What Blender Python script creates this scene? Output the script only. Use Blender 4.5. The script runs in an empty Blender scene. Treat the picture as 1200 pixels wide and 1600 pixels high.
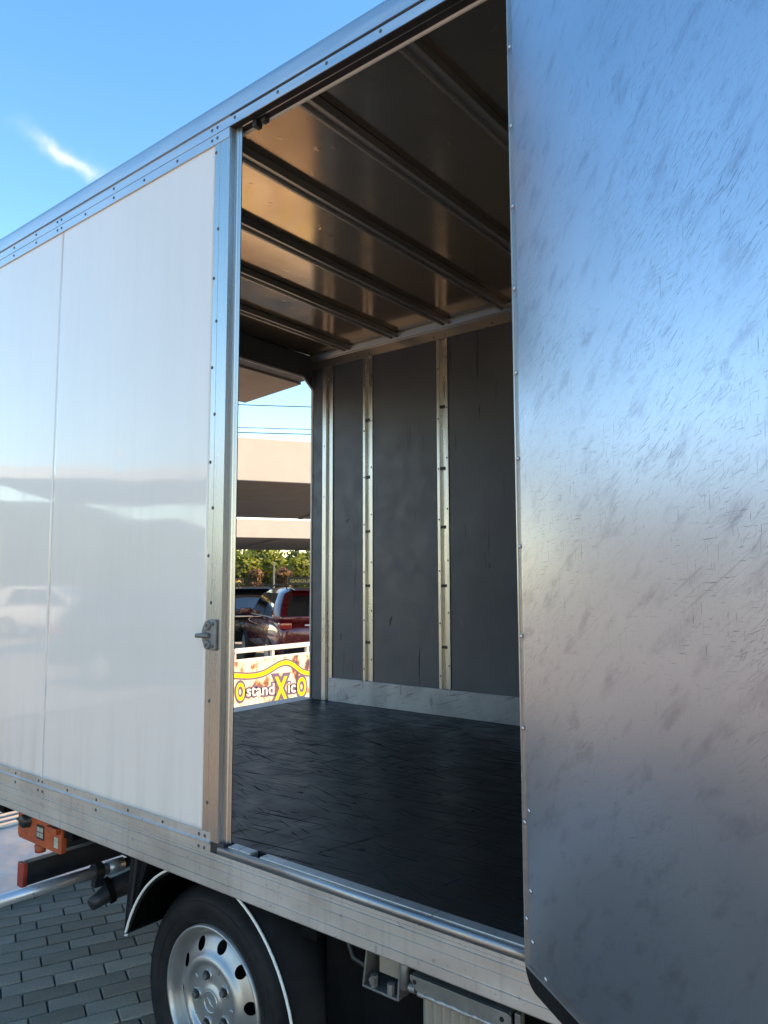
import bpy, bmesh, math, random
from mathutils import Vector, Matrix, noise as mnoise

random.seed(7)
PI = math.pi
R = math.radians
C = bpy.context.scene.collection
SC = bpy.context.scene

# ------------------------------------------------------------------ camera
YAW, PITCH, ROLL = R(-38.39432), R(5.36609), R(0.15695)
fwd = Vector((math.sin(YAW) * math.cos(PITCH), math.cos(YAW) * math.cos(PITCH), math.sin(PITCH)))
rgt = Vector((math.cos(YAW), -math.sin(YAW), 0))
dwn = fwd.cross(rgt)
r2 = math.cos(ROLL) * rgt + math.sin(ROLL) * dwn
d2 = -math.sin(ROLL) * rgt + math.cos(ROLL) * dwn
cam = bpy.data.cameras.new('camera')
cam.sensor_fit = 'VERTICAL'
cam.sensor_height = 36.0
cam.sensor_width = 27.0
cam.lens = 1157.28 / 1600 * 36.0
cam.clip_start = 0.05
cam.clip_end = 3000
camo = bpy.data.objects.new('camera', cam)
C.objects.link(camo)
m = Matrix.Identity(4)
for i in range(3):
    m[i][0] = r2[i]; m[i][1] = -d2[i]; m[i][2] = -fwd[i]
m[2][3] = 1.66
camo.matrix_world = m
SC.camera = camo

# ------------------------------------------------------------------ light
SUN_EL = R(40)
SUN_AZ = R(62)           # measured from +Y towards +X
W = bpy.data.worlds.new('World')
SC.world = W
W.use_nodes = True
nt = W.node_tree
nt.nodes.clear()
out = nt.nodes.new('ShaderNodeOutputWorld')
bg = nt.nodes.new('ShaderNodeBackground')
bg.inputs['Strength'].default_value = 0.15
sky = nt.nodes.new('ShaderNodeTexSky')
sky.sky_type = 'NISHITA'
sky.sun_disc = False
sky.sun_elevation = SUN_EL
sky.sun_rotation = SUN_AZ
sky.air_density = 1.0
sky.dust_density = 0.0
sky.altitude = 0
sky.ozone_density = 2.2
# one thin wisp of cirrus, placed by direction in the sky
tc = nt.nodes.new('ShaderNodeTexCoord')
def vmath(op, a, b=None):
    n = nt.nodes.new('ShaderNodeVectorMath'); n.operation = op
    nt.links.new(a, n.inputs[0])
    if b is not None: n.inputs[1].default_value = b
    return n
def smath(op, a, b=None, c=None):
    n = nt.nodes.new('ShaderNodeMath'); n.operation = op
    for i, v in enumerate((a, b, c)):
        if v is None: continue
        if isinstance(v, (int, float)): n.inputs[i].default_value = v
        else: nt.links.new(v, n.inputs[i])
    return n.outputs[0]
A = Vector((-0.788, 0.368, 0.494)); B = Vector((-0.764, 0.446, 0.467))
mid = ((A + B) / 2).normalized(); along = (B - A).normalized(); across = mid.cross(along).normalized()
nz = nt.nodes.new('ShaderNodeTexNoise'); nz.inputs['Scale'].default_value = 26; nz.inputs['Detail'].default_value = 6
nt.links.new(tc.outputs['Generated'], nz.inputs['Vector'])
nv = vmath('SUBTRACT', nz.outputs['Color'], (0.5, 0.5, 0.5)); ns = nt.nodes.new('ShaderNodeVectorMath'); ns.operation = 'SCALE'
nt.links.new(nv.outputs[0], ns.inputs[0]); ns.inputs['Scale'].default_value = 0.035
ad = nt.nodes.new('ShaderNodeVectorMath'); ad.operation = 'ADD'
nt.links.new(tc.outputs['Generated'], ad.inputs[0]); nt.links.new(ns.outputs[0], ad.inputs[1])
rel = vmath('SUBTRACT', ad.outputs[0], mid)
du = vmath('DOT_PRODUCT', rel.outputs[0], along).outputs['Value']
dv = vmath('DOT_PRODUCT', rel.outputs[0], across).outputs['Value']
eu = smath('POWER', smath('DIVIDE', du, 0.036), 2.0)
ev = smath('POWER', smath('DIVIDE', dv, 0.0085), 2.0)
g = smath('EXPONENT', smath('MULTIPLY', smath('ADD', eu, ev), -1.0))
nz2 = nt.nodes.new('ShaderNodeTexNoise'); nz2.inputs['Scale'].default_value = 60; nz2.inputs['Detail'].default_value = 4
nt.links.new(tc.outputs['Generated'], nz2.inputs['Vector'])
cl = smath('MULTIPLY', g, smath('MULTIPLY', nz2.outputs['Fac'], 0.5))
mx = nt.nodes.new('ShaderNodeMix'); mx.data_type = 'RGBA'
nt.links.new(cl, mx.inputs['Factor'])
hs = nt.nodes.new('ShaderNodeHueSaturation'); hs.inputs['Saturation'].default_value = 1.34
nt.links.new(sky.outputs['Color'], hs.inputs['Color'])
nt.links.new(hs.outputs[0], mx.inputs[6])
mx.inputs[7].default_value = (4.6, 4.7, 4.7, 1)
nt.links.new(mx.outputs[2], bg.inputs['Color'])
nt.links.new(bg.outputs[0], out.inputs[0])

sun = bpy.data.lights.new('sun', 'SUN')
sun.energy = 2.6
sun.angle = R(0.5)
sun.color = (1.0, 0.80, 0.56)
suno = bpy.data.objects.new('sun', sun)
C.objects.link(suno)
tosun = Vector((math.sin(SUN_AZ) * math.cos(SUN_EL), math.cos(SUN_AZ) * math.cos(SUN_EL), math.sin(SUN_EL)))
suno.rotation_euler = tosun.to_track_quat('Z', 'Y').to_euler()
suno.location = tosun * 40
vs = SC.view_settings
vs.view_transform = 'Standard'; vs.look = 'None'; vs.gamma = 1.0; vs.use_curve_mapping = False
vs.exposure = 1.82
vs.use_white_balance = True; vs.white_balance_temperature = 9800; vs.white_balance_tint = 17
SC.cycles.max_bounces = 10
SC.cycles.glossy_bounces = 6

# ------------------------------------------------------------------ materials
def new_mat(name):
    mt = bpy.data.materials.new(name); mt.use_nodes = True
    n = mt.node_tree
    return mt, n, n.nodes['Principled BSDF']
def N(n, typ, **kw):
    x = n.nodes.new(typ)
    for k, v in kw.items():
        if k in x.inputs: x.inputs[k].default_value = v
        else: setattr(x, k, v)
    return x
def coords(n, kind='Object', scale=(1, 1, 1), rot=(0, 0, 0)):
    t = N(n, 'ShaderNodeTexCoord')
    a = N(n, 'ShaderNodeMapping'); a.inputs['Rotation'].default_value = rot
    b = N(n, 'ShaderNodeMapping'); b.inputs['Scale'].default_value = scale
    n.links.new(t.outputs[kind], a.inputs[0]); n.links.new(a.outputs[0], b.inputs[0])
    return b.outputs[0]
def tex(n, vec, scale=5, detail=4, rough=0.55):
    t = N(n, 'ShaderNodeTexNoise'); t.inputs['Scale'].default_value = scale
    t.inputs['Detail'].default_value = detail; t.inputs['Roughness'].default_value = rough
    n.links.new(vec, t.inputs['Vector'])
    return t.outputs['Fac']
def ramp(n, fac, stops):
    r = N(n, 'ShaderNodeValToRGB')
    el = r.color_ramp.elements
    while len(el) < len(stops): el.new(0.5)
    for e, (p, c) in zip(el, stops):
        e.position = p
        e.color = (c, c, c, 1) if isinstance(c, (int, float)) else (*c, 1)
    n.links.new(fac, r.inputs[0])
    return r.outputs[0]
def mix(n, a, b, fac, mode='MIX'):
    x = N(n, 'ShaderNodeMix', data_type='RGBA', blend_type=mode)
    for sock, v in ((x.inputs['Factor'], fac), (x.inputs[6], a), (x.inputs[7], b)):
        if isinstance(v, (int, float)): sock.default_value = v if sock == x.inputs['Factor'] else (v, v, v, 1)
        elif isinstance(v, tuple): sock.default_value = (*v, 1)
        else: n.links.new(v, sock)
    return x.outputs[2]
def bump(n, bsdf, h, strength=0.2, dist=0.01):
    b = N(n, 'ShaderNodeBump'); b.inputs['Strength'].default_value = strength; b.inputs['Distance'].default_value = dist
    n.links.new(h, b.inputs['Height']); n.links.new(b.outputs[0], bsdf.inputs['Normal'])

def plain(name, col, rough=0.5, metal=0.0, var=0.12, scale=6, bmp=0.0, bscale=80, spec=0.5, coat=0.0, stretch=(1, 1, 1), rvar=0.1, crough=0.04):
    mt, n, b = new_mat(name)
    v = coords(n, scale=stretch)
    f = tex(n, v, scale, 5)
    lo = tuple(max(0, c * (1 - var)) for c in col); hi = tuple(min(1, c * (1 + var)) for c in col)
    n.links.new(ramp(n, f, [(0.3, lo), (0.7, hi)]), b.inputs['Base Color'])
    f2 = tex(n, v, scale * 2.7, 4)
    n.links.new(ramp(n, f2, [(0.3, max(0.02, rough - rvar)), (0.7, min(1, rough + rvar))]), b.inputs['Roughness'])
    b.inputs['Metallic'].default_value = metal
    b.inputs['Specular IOR Level'].default_value = spec
    b.inputs['Coat Weight'].default_value = coat
    b.inputs['Coat Roughness'].default_value = crough
    if bmp: bump(n, b, tex(n, v, bscale, 3), bmp, 0.004)
    return mt

M = {}
def panel_mat():
    mt, n, b = new_mat('white_panel_paint')
    big = ramp(n, tex(n, coords(n), 1.3, 5), [(0.3, (0.765, 0.695, 0.63)), (0.7, (0.805, 0.735, 0.668))])
    film = ramp(n, tex(n, coords(n, scale=(9, 1, 0.7)), 2.0, 6), [(0.46, 0.0), (0.75, 1.0)])
    sep = N(n, 'ShaderNodeSeparateXYZ'); t = N(n, 'ShaderNodeTexCoord'); n.links.new(t.outputs['Object'], sep.inputs[0])
    low = N(n, 'ShaderNodeMapRange'); n.links.new(sep.outputs['Z'], low.inputs[0])
    for k, v in ((1, 0.92), (2, 1.25), (3, 1.0), (4, 0.25)): low.inputs[k].default_value = v
    specks = ramp(n, tex(n, coords(n), 70, 3), [(0.72, 0.0), (0.78, 1.0)])
    d = fmul(n, fmax(n, film, fmul(n, specks, 0.8)), low.outputs[0])
    n.links.new(mix(n, big, (0.42, 0.38, 0.33), fmul(n, d, 0.32)), b.inputs['Base Color'])
    b.inputs['Roughness'].default_value = 0.3
    b.inputs['Coat Weight'].default_value = 0.9
    n.links.new(ramp(n, fmax(n, film, specks), [(0.0, 0.035), (1.0, 0.12)]), b.inputs['Coat Roughness'])
    return mt
M['cab_paint'] = plain('cab_paint', (0.72, 0.72, 0.71), 0.25, 0, 0.03, 2, coat=0.8)
M['alu'] = plain('brushed_aluminium', (0.56, 0.56, 0.57), 0.36, 0.95, 0.08, 5, 0.06, 120, stretch=(0.3, 1, 4))
M['alu_v'] = plain('post_aluminium', (0.52, 0.51, 0.49), 0.28, 0.95, 0.03, 7, 0.02, 120, stretch=(14, 14, 0.2), rvar=0.03)
M['alu_inner'] = plain('inner_aluminium', (0.60, 0.58, 0.54), 0.30, 0.9, 0.06, 3, 0.02, 100, stretch=(3, 3, 0.4), rvar=0.05)
M['lip_alu'] = plain('lip_aluminium', (0.36, 0.355, 0.35), 0.42, 0.9, 0.18, 12, 0.1, 60, stretch=(0.4, 3, 3))
M['keeper'] = plain('dull_zinc', (0.20, 0.20, 0.20), 0.5, 0.6, 0.2, 20, 0.1, 80)
M['alu_x'] = plain('rail_inner_aluminium', (0.50, 0.47, 0.41), 0.36, 0.85, 0.06, 3, 0.02, 60, stretch=(0.3, 2, 2), rvar=0.04)
M['header_dark'] = plain('header_dark_paint', (0.03, 0.031, 0.036), 0.7, 0, 0.2, 5, spec=0.15)  # even matte near-black for the doorway soffit
M['bow_alu'] = plain('bow_aluminium', (0.40, 0.40, 0.385), 0.34, 0.8, 0.08, 3, 0.02, 60, stretch=(2, 0.3, 2), rvar=0.05)
M['scuff'] = plain('scuffed_board', (0.032, 0.034, 0.04), 0.6, 0, 0.3, 40)
M['rivet'] = plain('rivet_steel', (0.10, 0.10, 0.11), 0.5, 0.6, 0.2, 20)
M['bright_rivet'] = plain('bright_rivet', (0.5, 0.5, 0.5), 0.35, 0.9, 0.2, 20)
M['galv'] = plain('galvanised_steel', (0.19, 0.19, 0.18), 0.5, 0.55, 0.25, 14, 0.15, 60)
M['rubber'] = plain('black_rubber', (0.012, 0.012, 0.013), 0.55, 0, 0.3, 10, 0.1, 60, spec=0.10)
M['tyre'] = plain('tyre_rubber', (0.018, 0.018, 0.019), 0.62, 0, 0.3, 12, 0.15, 90, spec=0.18)
M['underbody'] = plain('underbody_black', (0.004, 0.004, 0.0045), 0.75, 0, 0.4, 8, 0.2, 40, spec=0.10)
M['black_steel'] = plain('black_painted_steel', (0.022, 0.022, 0.024), 0.45, 0, 0.35, 10, 0.1, 60)
M['white_trim'] = plain('white_trim', (0.75, 0.74, 0.70), 0.4, 0, 0.06, 10)
M['orange'] = plain('orange_paint', (0.50, 0.085, 0.028), 0.45, 0, 0.28, 12, 0.08, 60)
M['red_plastic'] = plain('red_plastic', (0.42, 0.045, 0.025), 0.45, 0, 0.15, 10)
M['chrome'] = plain('chrome_tube', (0.55, 0.56, 0.58), 0.36, 0.6, 0.06, 10)
M['wheel_silver'] = plain('wheel_silver', (0.43, 0.425, 0.415), 0.38, 0.75, 0.16, 7, rvar=0.05)
M['hole'] = plain('dark_hole', (0.005, 0.005, 0.005), 0.9, 0, 0.2, 10)
M['dark_frame'] = plain('grey_frame_steel', (0.10, 0.11, 0.125), 0.45, 0.2, 0.15, 6)
M['beige'] = plain('beige_plastic', (0.24, 0.21, 0.17), 0.5, 0, 0.15, 10, 0.06, 60)
M['weld'] = plain('weld_bead', (0.36, 0.35, 0.33), 0.4, 0.6, 0.3, 60, 0.5, 160)
M['decal'] = plain('worn_decal', (0.42, 0.40, 0.33), 0.5, 0, 0.3, 90)
M['glass'] = plain('dark_car_glass', (0.012, 0.014, 0.016), 0.04, 0, 0.1, 4, spec=1.0, rvar=0.02, coat=0.6)
M['red_car'] = plain('dark_red_car_paint', (0.14, 0.004, 0.008), 0.25, 0.25, 0.08, 5, coat=1.0)
M['black_car'] = plain('black_car_paint', (0.008, 0.009, 0.012), 0.2, 0.1, 0.2, 5, coat=1.0)
M['white_car'] = plain('white_car_paint', (0.75, 0.75, 0.74), 0.25, 0, 0.03, 5, coat=1.0)
M['lamp_red'] = plain('red_lamp_lens', (0.35, 0.012, 0.012), 0.12, 0, 0.1, 10, coat=0.6)
M['white_rail'] = plain('white_railing_paint', (0.58, 0.56, 0.53), 0.4, 0, 0.05, 8)
M['cream'] = plain('cream_fabric', (0.41, 0.385, 0.345), 0.8, 0, 0.04, 3, 0.05, 120)
M['canopy_under'] = plain('canopy_underside', (0.16, 0.15, 0.14), 0.8, 0, 0.1, 2)
M['roof_grey'] = plain('grey_roof', (0.33, 0.33, 0.33), 0.7, 0, 0.08, 4)
M['cream_post'] = plain('cream_post_paint', (0.72, 0.66, 0.52), 0.5, 0, 0.06, 6)
M['wire'] = plain('fence_wire', (0.10, 0.12, 0.11), 0.5, 0.3, 0.1, 10)
M['cable'] = plain('black_cable', (0.02, 0.022, 0.028), 0.6, 0, 0.1, 10)
M['yellow_print'] = plain('yellow_print', (0.60, 0.50, 0.005), 0.5, 0, 0.04, 10)
M['white_print'] = plain('white_print', (0.66, 0.65, 0.64), 0.5, 0, 0.03, 10)
M['purple_print'] = plain('purple_print', (0.115, 0.075, 0.14), 0.5, 0, 0.12, 12)
M['sign_black'] = plain('sign_black', (0.012, 0.012, 0.012), 0.5, 0, 0.2, 10)
M['gold_print'] = plain('gold_print', (0.62, 0.44, 0.10), 0.5, 0, 0.1, 10)
M['bark'] = plain('twig_bark', (0.10, 0.07, 0.045), 0.85, 0, 0.3, 12, 0.4, 40)
M['beige_wall'] = plain('grey_render', (0.21, 0.215, 0.22), 0.85, 0, 0.08, 2, 0.2, 60)
M['hill'] = plain('hill_scrub', (0.055, 0.075, 0.055), 0.95, 0, 0.35, 0.06)
M['flap'] = plain('flap_board', (0.36, 0.30, 0.26), 0.5, 0.1, 0.12, 3)

def leaf_mat(name, lo, hi, tr):
    mt, n, b = new_mat(name)
    v = coords(n)
    f = tex(n, v, 1.6, 4)
    inf = N(n, 'ShaderNodeNewGeometry')
    c1 = ramp(n, f, [(0.3, lo), (0.7, hi)])
    c2 = ramp(n, inf.outputs['Random Per Island'], [(0.0, 0.65), (1.0, 1.25)])
    n.links.new(mix(n, c1, c2, 1.0, 'MULTIPLY'), b.inputs['Base Color'])
    b.inputs['Roughness'].default_value = 0.55
    t = N(n, 'ShaderNodeBsdfTranslucent'); n.links.new(c1, t.inputs['Color'])
    ms = N(n, 'ShaderNodeMixShader'); ms.inputs[0].default_value = tr
    o = n.nodes['Material Output']
    n.links.new(b.outputs[0], ms.inputs[1]); n.links.new(t.outputs[0], ms.inputs[2]); n.links.new(ms.outputs[0], o.inputs[0])
    return mt
M['leaf_green'] = leaf_mat('leaf_green', (0.11, 0.15, 0.014), (0.30, 0.33, 0.045), 0.4)
M['leaf_dark'] = leaf_mat('leaf_dark', (0.04, 0.075, 0.014), (0.12, 0.16, 0.03), 0.3)
M['leaf_brown'] = leaf_mat('leaf_brown', (0.13, 0.065, 0.03), (0.26, 0.15, 0.07), 0.25)

def scratch_layer(n, kind, angle, sx, sy, scale, lo, hi, detail=3):
    v = coords(n, kind, scale=(sx, sy, 1), rot=(0, 0, -angle))
    f = tex(n, v, scale, detail, 0.6)
    return ramp(n, f, [(lo, 0.0), (hi, 1.0)])
def fmax(n, *a):
    cur = a[0]
    for x in a[1:]:
        mm = N(n, 'ShaderNodeMath', operation='MAXIMUM')
        n.links.new(cur, mm.inputs[0]); n.links.new(x, mm.inputs[1]); cur = mm.outputs[0]
    return cur
def fmul(n, a, b):
    mm = N(n, 'ShaderNodeMath', operation='MULTIPLY')
    for i, x in enumerate((a, b)):
        if isinstance(x, (int, float)): mm.inputs[i].default_value = x
        else: n.links.new(x, mm.inputs[i])
    return mm.outputs[0]

# scuffed bare aluminium on the inside of the door (UV in metres)
def door_sheet_mat():
    mt, n, b = new_mat('scuffed_door_aluminium')
    big = tex(n, coords(n, 'UV'), 2.2, 4)
    base = ramp(n, big, [(0.3, (0.44, 0.48, 0.54)), (0.7, (0.53, 0.565, 0.62))])
    area = ramp(n, tex(n, coords(n, 'UV', scale=(1, 0.9, 1)), 2.6, 5), [(0.42, 0.04), (0.62, 1.0)])
    area2 = ramp(n, tex(n, coords(n, 'UV', scale=(1.2, 0.9, 1), rot=(0, 0, 1.0)), 3.1, 5), [(0.40, 0.0), (0.60, 1.0)])
    clus = ramp(n, tex(n, coords(n, 'UV', scale=(1, 1.1, 1)), 4.2, 5), [(0.44, 0.0), (0.62, 1.0)])
    L1 = scratch_layer(n, 'UV', R(37), 3.0, 60, 6.0, 0.60, 0.66, 3)
    L2 = scratch_layer(n, 'UV', R(20), 3.6, 80, 5.0, 0.61, 0.66, 3)
    L3 = scratch_layer(n, 'UV', R(89), 4.0, 70, 5.0, 0.62, 0.68, 3)
    L4 = scratch_layer(n, 'UV', R(3), 6.0, 80, 5.0, 0.62, 0.67, 3)
    L5 = scratch_layer(n, 'UV', R(52), 8, 50, 5.0, 0.61, 0.67, 3)
    L6 = scratch_layer(n, 'UV', R(80), 9, 22, 6.5, 0.64, 0.70, 4)
    LL = scratch_layer(n, 'UV', R(31), 0.8, 60, 3.4, 0.655, 0.685, 2)
    S5 = scratch_layer(n, 'UV', R(40), 2.2, 5.0, 5.2, 0.53, 0.80, 7)
    blot = scratch_layer(n, 'UV', 0, 1, 1.4, 8.5, 0.62, 0.74, 8)
    sep = N(n, 'ShaderNodeSeparateXYZ'); tcd = N(n, 'ShaderNodeTexCoord'); n.links.new(tcd.outputs['UV'], sep.inputs[0])
    band = N(n, 'ShaderNodeValToRGB'); mr = N(n, 'ShaderNodeMapRange'); n.links.new(sep.outputs['Y'], mr.inputs[0]); mr.inputs[1].default_value = 0.0; mr.inputs[2].default_value = 2.2
    n.links.new(mr.outputs[0], band.inputs[0]); el = band.color_ramp.elements
    el[0].position = 0.12; el[0].color = (0.22, 0.22, 0.22, 1); el[1].position = 0.32; el[1].color = (1, 1, 1, 1)
    for p_, c_ in ((0.58, 1.0), (0.85, 0.5)):
        e_ = el.new(p_); e_.color = (c_, c_, c_, 1)
    scr = fmax(n, fmul(n, fmax(n, L1, L2, L5), area), fmul(n, fmax(n, L3, L4), area2), fmul(n, L6, clus), fmul(n, fmul(n, LL, area2), 0.5))
    scr = fmul(n, scr, band.outputs[0])
    dark = mix(n, base, (0.20, 0.185, 0.25), fmul(n, S5, 0.58))
    dark = mix(n, dark, (0.19, 0.18, 0.20), fmul(n, fmul(n, blot, clus), 0.75))
    dark = mix(n, dark, (0.085, 0.08, 0.095), fmul(n, scr, 0.62))
    n.links.new(dark, b.inputs['Base Color'])
    b.inputs['Metallic'].default_value = 0.95
    b.inputs['Roughness'].default_value = 0.29
    fine = tex(n, coords(n, 'UV', scale=(60, 1.2, 1)), 5, 3)
    hh = N(n, 'ShaderNodeMath', operation='SUBTRACT'); hh.inputs[0].default_value = 1.0; n.links.new(fmul(n, scr, 0.5), hh.inputs[1])
    bump(n, b, hh.outputs[0], 0.05, 0.002)
    return mt
M['door_sheet'] = door_sheet_mat()
M['white_paint'] = panel_mat()

def floor_mat():
    mt, n, b = new_mat('scratched_black_floor')
    base = ramp(n, tex(n, coords(n), 2.0, 5), [(0.3, (0.005, 0.0045, 0.0045)), (0.7, (0.013, 0.0115, 0.011))])
    b.inputs['Specular IOR Level'].default_value = 0.3
    L1 = scratch_layer(n, 'Object', R(6), 1.4, 34, 2.4, 0.58, 0.64)
    L2 = scratch_layer(n, 'Object', R(-20), 1.4, 30, 2.6, 0.62, 0.67)
    L3 = scratch_layer(n, 'Object', R(80), 1.5, 26, 2.6, 0.64, 0.69)
    spots = ramp(n, tex(n, coords(n), 26, 2), [(0.71, 0.0), (0.74, 1.0)])
    scr = fmax(n, L1, L2, L3, spots)
    n.links.new(mix(n, base, (0.006, 0.006, 0.006), fmul(n, scr, 0.7)), b.inputs["Base Color"])
    rr = ramp(n, tex(n, coords(n), 9, 5), [(0.3, 0.34), (0.7, 0.50)])
    n.links.new(mix(n, rr, (0.85, 0.85, 0.85), scr), b.inputs['Roughness'])
    hh = N(n, 'ShaderNodeMath', operation='SUBTRACT'); n.links.new(fmul(n, tex(n, coords(n), 45, 4), 0.5), hh.inputs[0]); n.links.new(scr, hh.inputs[1])
    bump(n, b, hh.outputs[0], 0.09, 0.003)
    return mt
M['floor'] = floor_mat()

def ceiling_mat():
    mt, n, b = new_mat('ceiling_sheet')
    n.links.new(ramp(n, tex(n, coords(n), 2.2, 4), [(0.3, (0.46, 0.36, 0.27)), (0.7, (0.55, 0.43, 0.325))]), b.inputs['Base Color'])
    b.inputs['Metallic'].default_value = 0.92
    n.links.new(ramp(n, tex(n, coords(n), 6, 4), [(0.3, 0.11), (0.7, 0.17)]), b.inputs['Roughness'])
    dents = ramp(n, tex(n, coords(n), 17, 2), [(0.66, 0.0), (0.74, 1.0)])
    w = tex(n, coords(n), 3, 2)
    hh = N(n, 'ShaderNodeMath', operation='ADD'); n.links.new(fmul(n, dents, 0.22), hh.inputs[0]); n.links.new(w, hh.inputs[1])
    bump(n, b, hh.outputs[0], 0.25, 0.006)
    return mt
M['ceiling'] = ceiling_mat()

def wallpanel_mat():
    mt, n, b = new_mat('dark_grey_wall_panel')
    base = ramp(n, tex(n, coords(n), 2.2, 5), [(0.3, (0.085, 0.092, 0.105)), (0.7, (0.118, 0.125, 0.138))])
    sc1 = scratch_layer(n, 'Object', 0, 14, 14, 1.3, 0.72, 0.75)
    v = coords(n, scale=(30, 30, 1.6)); sc2 = ramp(n, tex(n, v, 1.2, 3), [(0.68, 0.0), (0.73, 1.0)])
    c = mix(n, base, (0.035, 0.037, 0.042), fmul(n, fmax(n, sc1, sc2), 0.7))
    v2 = coords(n, scale=(22, 22, 2.4), rot=(0, 0.5, 0)); sc3 = ramp(n, tex(n, v2, 1.1, 4), [(0.70, 0.0), (0.74, 1.0)])
    c = mix(n, c, (0.22, 0.22, 0.23), fmul(n, sc3, 0.5))
    n.links.new(c, b.inputs['Base Color'])
    n.links.new(ramp(n, tex(n, coords(n), 12, 4), [(0.3, 0.36), (0.7, 0.52)]), b.inputs['Roughness'])
    bump(n, b, tex(n, coords(n), 90, 3), 0.12, 0.003)
    return mt
M['wall_panel'] = wallpanel_mat()

def kick_mat():
    mt, n, b = new_mat('worn_kick_plate')
    base = ramp(n, tex(n, coords(n), 5, 6), [(0.3, (0.28, 0.30, 0.325)), (0.7, (0.44, 0.465, 0.495))])
    L = scratch_layer(n, 'Object', 0, 3, 3, 9, 0.6, 0.7, 6)
    v = coords(n, scale=(1.5, 1, 22), rot=(0, 0.3, 0)); L2 = ramp(n, tex(n, v, 4, 3), [(0.6, 0), (0.66, 1)])
    n.links.new(mix(n, base, (0.12, 0.125, 0.135), fmul(n, fmax(n, L, L2), 0.6)), b.inputs['Base Color'])
    b.inputs['Metallic'].default_value = 0.6; b.inputs['Roughness'].default_value = 0.46
    bump(n, b, tex(n, coords(n), 60, 4), 0.2, 0.003)
    return mt
M['kick'] = kick_mat()

def sill_mat():
    mt, n, b = new_mat('dirty_sill_aluminium')
    v = coords(n, scale=(0.6, 1, 1))
    base = ramp(n, tex(n, v, 6, 6), [(0.28, (0.47, 0.455, 0.43)), (0.7, (0.64, 0.62, 0.595))])
    st = ramp(n, tex(n, coords(n, scale=(26, 4, 2.0)), 2.2, 4), [(0.52, 0.0), (0.8, 1.0)])
    sp = ramp(n, tex(n, coords(n), 55, 3), [(0.64, 0.0), (0.7, 1.0)])
    c = mix(n, base, (0.20, 0.19, 0.18), fmul(n, fmax(n, fmul(n, st, 0.5), sp), 0.5))
    n.links.new(c, b.inputs['Base Color'])
    b.inputs['Metallic'].default_value = 0.8
    n.links.new(ramp(n, tex(n, v, 14, 5), [(0.3, 0.38), (0.7, 0.56)]), b.inputs['Roughness'])
    bump(n, b, tex(n, coords(n, scale=(0.4, 1, 3)), 90, 3), 0.10, 0.002)
    return mt
M['sill'] = sill_mat()

def paver_mat():
    mt, n, b = new_mat('grey_concrete_paver')
    oi = N(n, 'ShaderNodeObjectInfo')
    gi = N(n, 'ShaderNodeNewGeometry')
    rnd = N(n, 'ShaderNodeMath', operation='ADD'); n.links.new(oi.outputs['Random'], rnd.inputs[0]); n.links.new(gi.outputs['Random Per Island'], rnd.inputs[1])
    fr = N(n, 'ShaderNodeMath', operation='FRACT'); n.links.new(rnd.outputs[0], fr.inputs[0])
    base = ramp(n, fr.outputs[0], [(0.0, (0.165, 0.125, 0.09)), (0.45, (0.215, 0.165, 0.122)), (0.8, (0.255, 0.20, 0.15)), (1.0, (0.33, 0.265, 0.205))])
    grain = ramp(n, tex(n, coords(n), 140, 4), [(0.3, 0.75), (0.7, 1.2)])
    stain = ramp(n, tex(n, coords(n), 5, 5), [(0.3, 0.8), (0.7, 1.08)])
    n.links.new(mix(n, mix(n, base, grain, 1.0, 'MULTIPLY'), stain, 1.0, 'MULTIPLY'), b.inputs['Base Color'])
    b.inputs['Roughness'].default_value = 0.88
    bump(n, b, tex(n, coords(n), 220, 4), 0.4, 0.003)
    return mt
M['paver'] = paver_mat()
M['joint'] = plain('joint_sand', (0.055, 0.05, 0.045), 0.95, 0, 0.3, 20, 0.4, 120)
TH = R(23.5)
def ground_mat():
    mt, n, b = new_mat('far_paving')
    t = N(n, 'ShaderNodeTexCoord'); mp = N(n, 'ShaderNodeMapping'); mp.inputs['Rotation'].default_value = (0, 0, TH - PI / 2)
    n.links.new(t.outputs['Object'], mp.inputs[0])
    br = N(n, 'ShaderNodeTexBrick'); br.inputs['Scale'].default_value = 1.0
    br.inputs['Brick Width'].default_value = 0.2; br.inputs['Row Height'].default_value = 0.0985; br.inputs['Mortar Size'].default_value = 0.004
    br.inputs['Color1'].default_value = (0.33, 0.31, 0.285, 1); br.inputs['Color2'].default_value = (0.39, 0.365, 0.335, 1); br.inputs['Mortar'].default_value = (0.07, 0.065, 0.06, 1)
    n.links.new(mp.outputs[0], br.inputs[0])
    big = ramp(n, tex(n, coords(n), 0.35, 5), [(0.3, 0.85), (0.7, 1.1)])
    n.links.new(mix(n, br.outputs['Color'], big, 1.0, 'MULTIPLY'), b.inputs['Base Color'])
    b.inputs['Roughness'].default_value = 0.9
    return mt
M['ground'] = ground_mat()

def banner_mat():
    mt, n, b = new_mat('printed_banner')
    v = coords(n, scale=(1, 1.3, 1))
    f = tex(n, v, 5.5, 3, 0.5)
    c = ramp(n, f, [(0.0, (0.06, 0.03, 0.045)), (0.35, (0.09, 0.04, 0.05)), (0.40, (0.30, 0.11, 0.05)), (0.45, (0.48, 0.36, 0.24)), (0.51, (0.56, 0.53, 0.44)), (1.0, (0.58, 0.56, 0.50))])
    n.links.new(c, b.inputs['Base Color']); b.inputs['Roughness'].default_value = 0.45
    return mt
M['banner'] = banner_mat()
M['platform'] = plain('platform_aluminium', (0.55, 0.54, 0.53), 0.5, 0.5, 0.1, 6, 0.2, 80)

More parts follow.
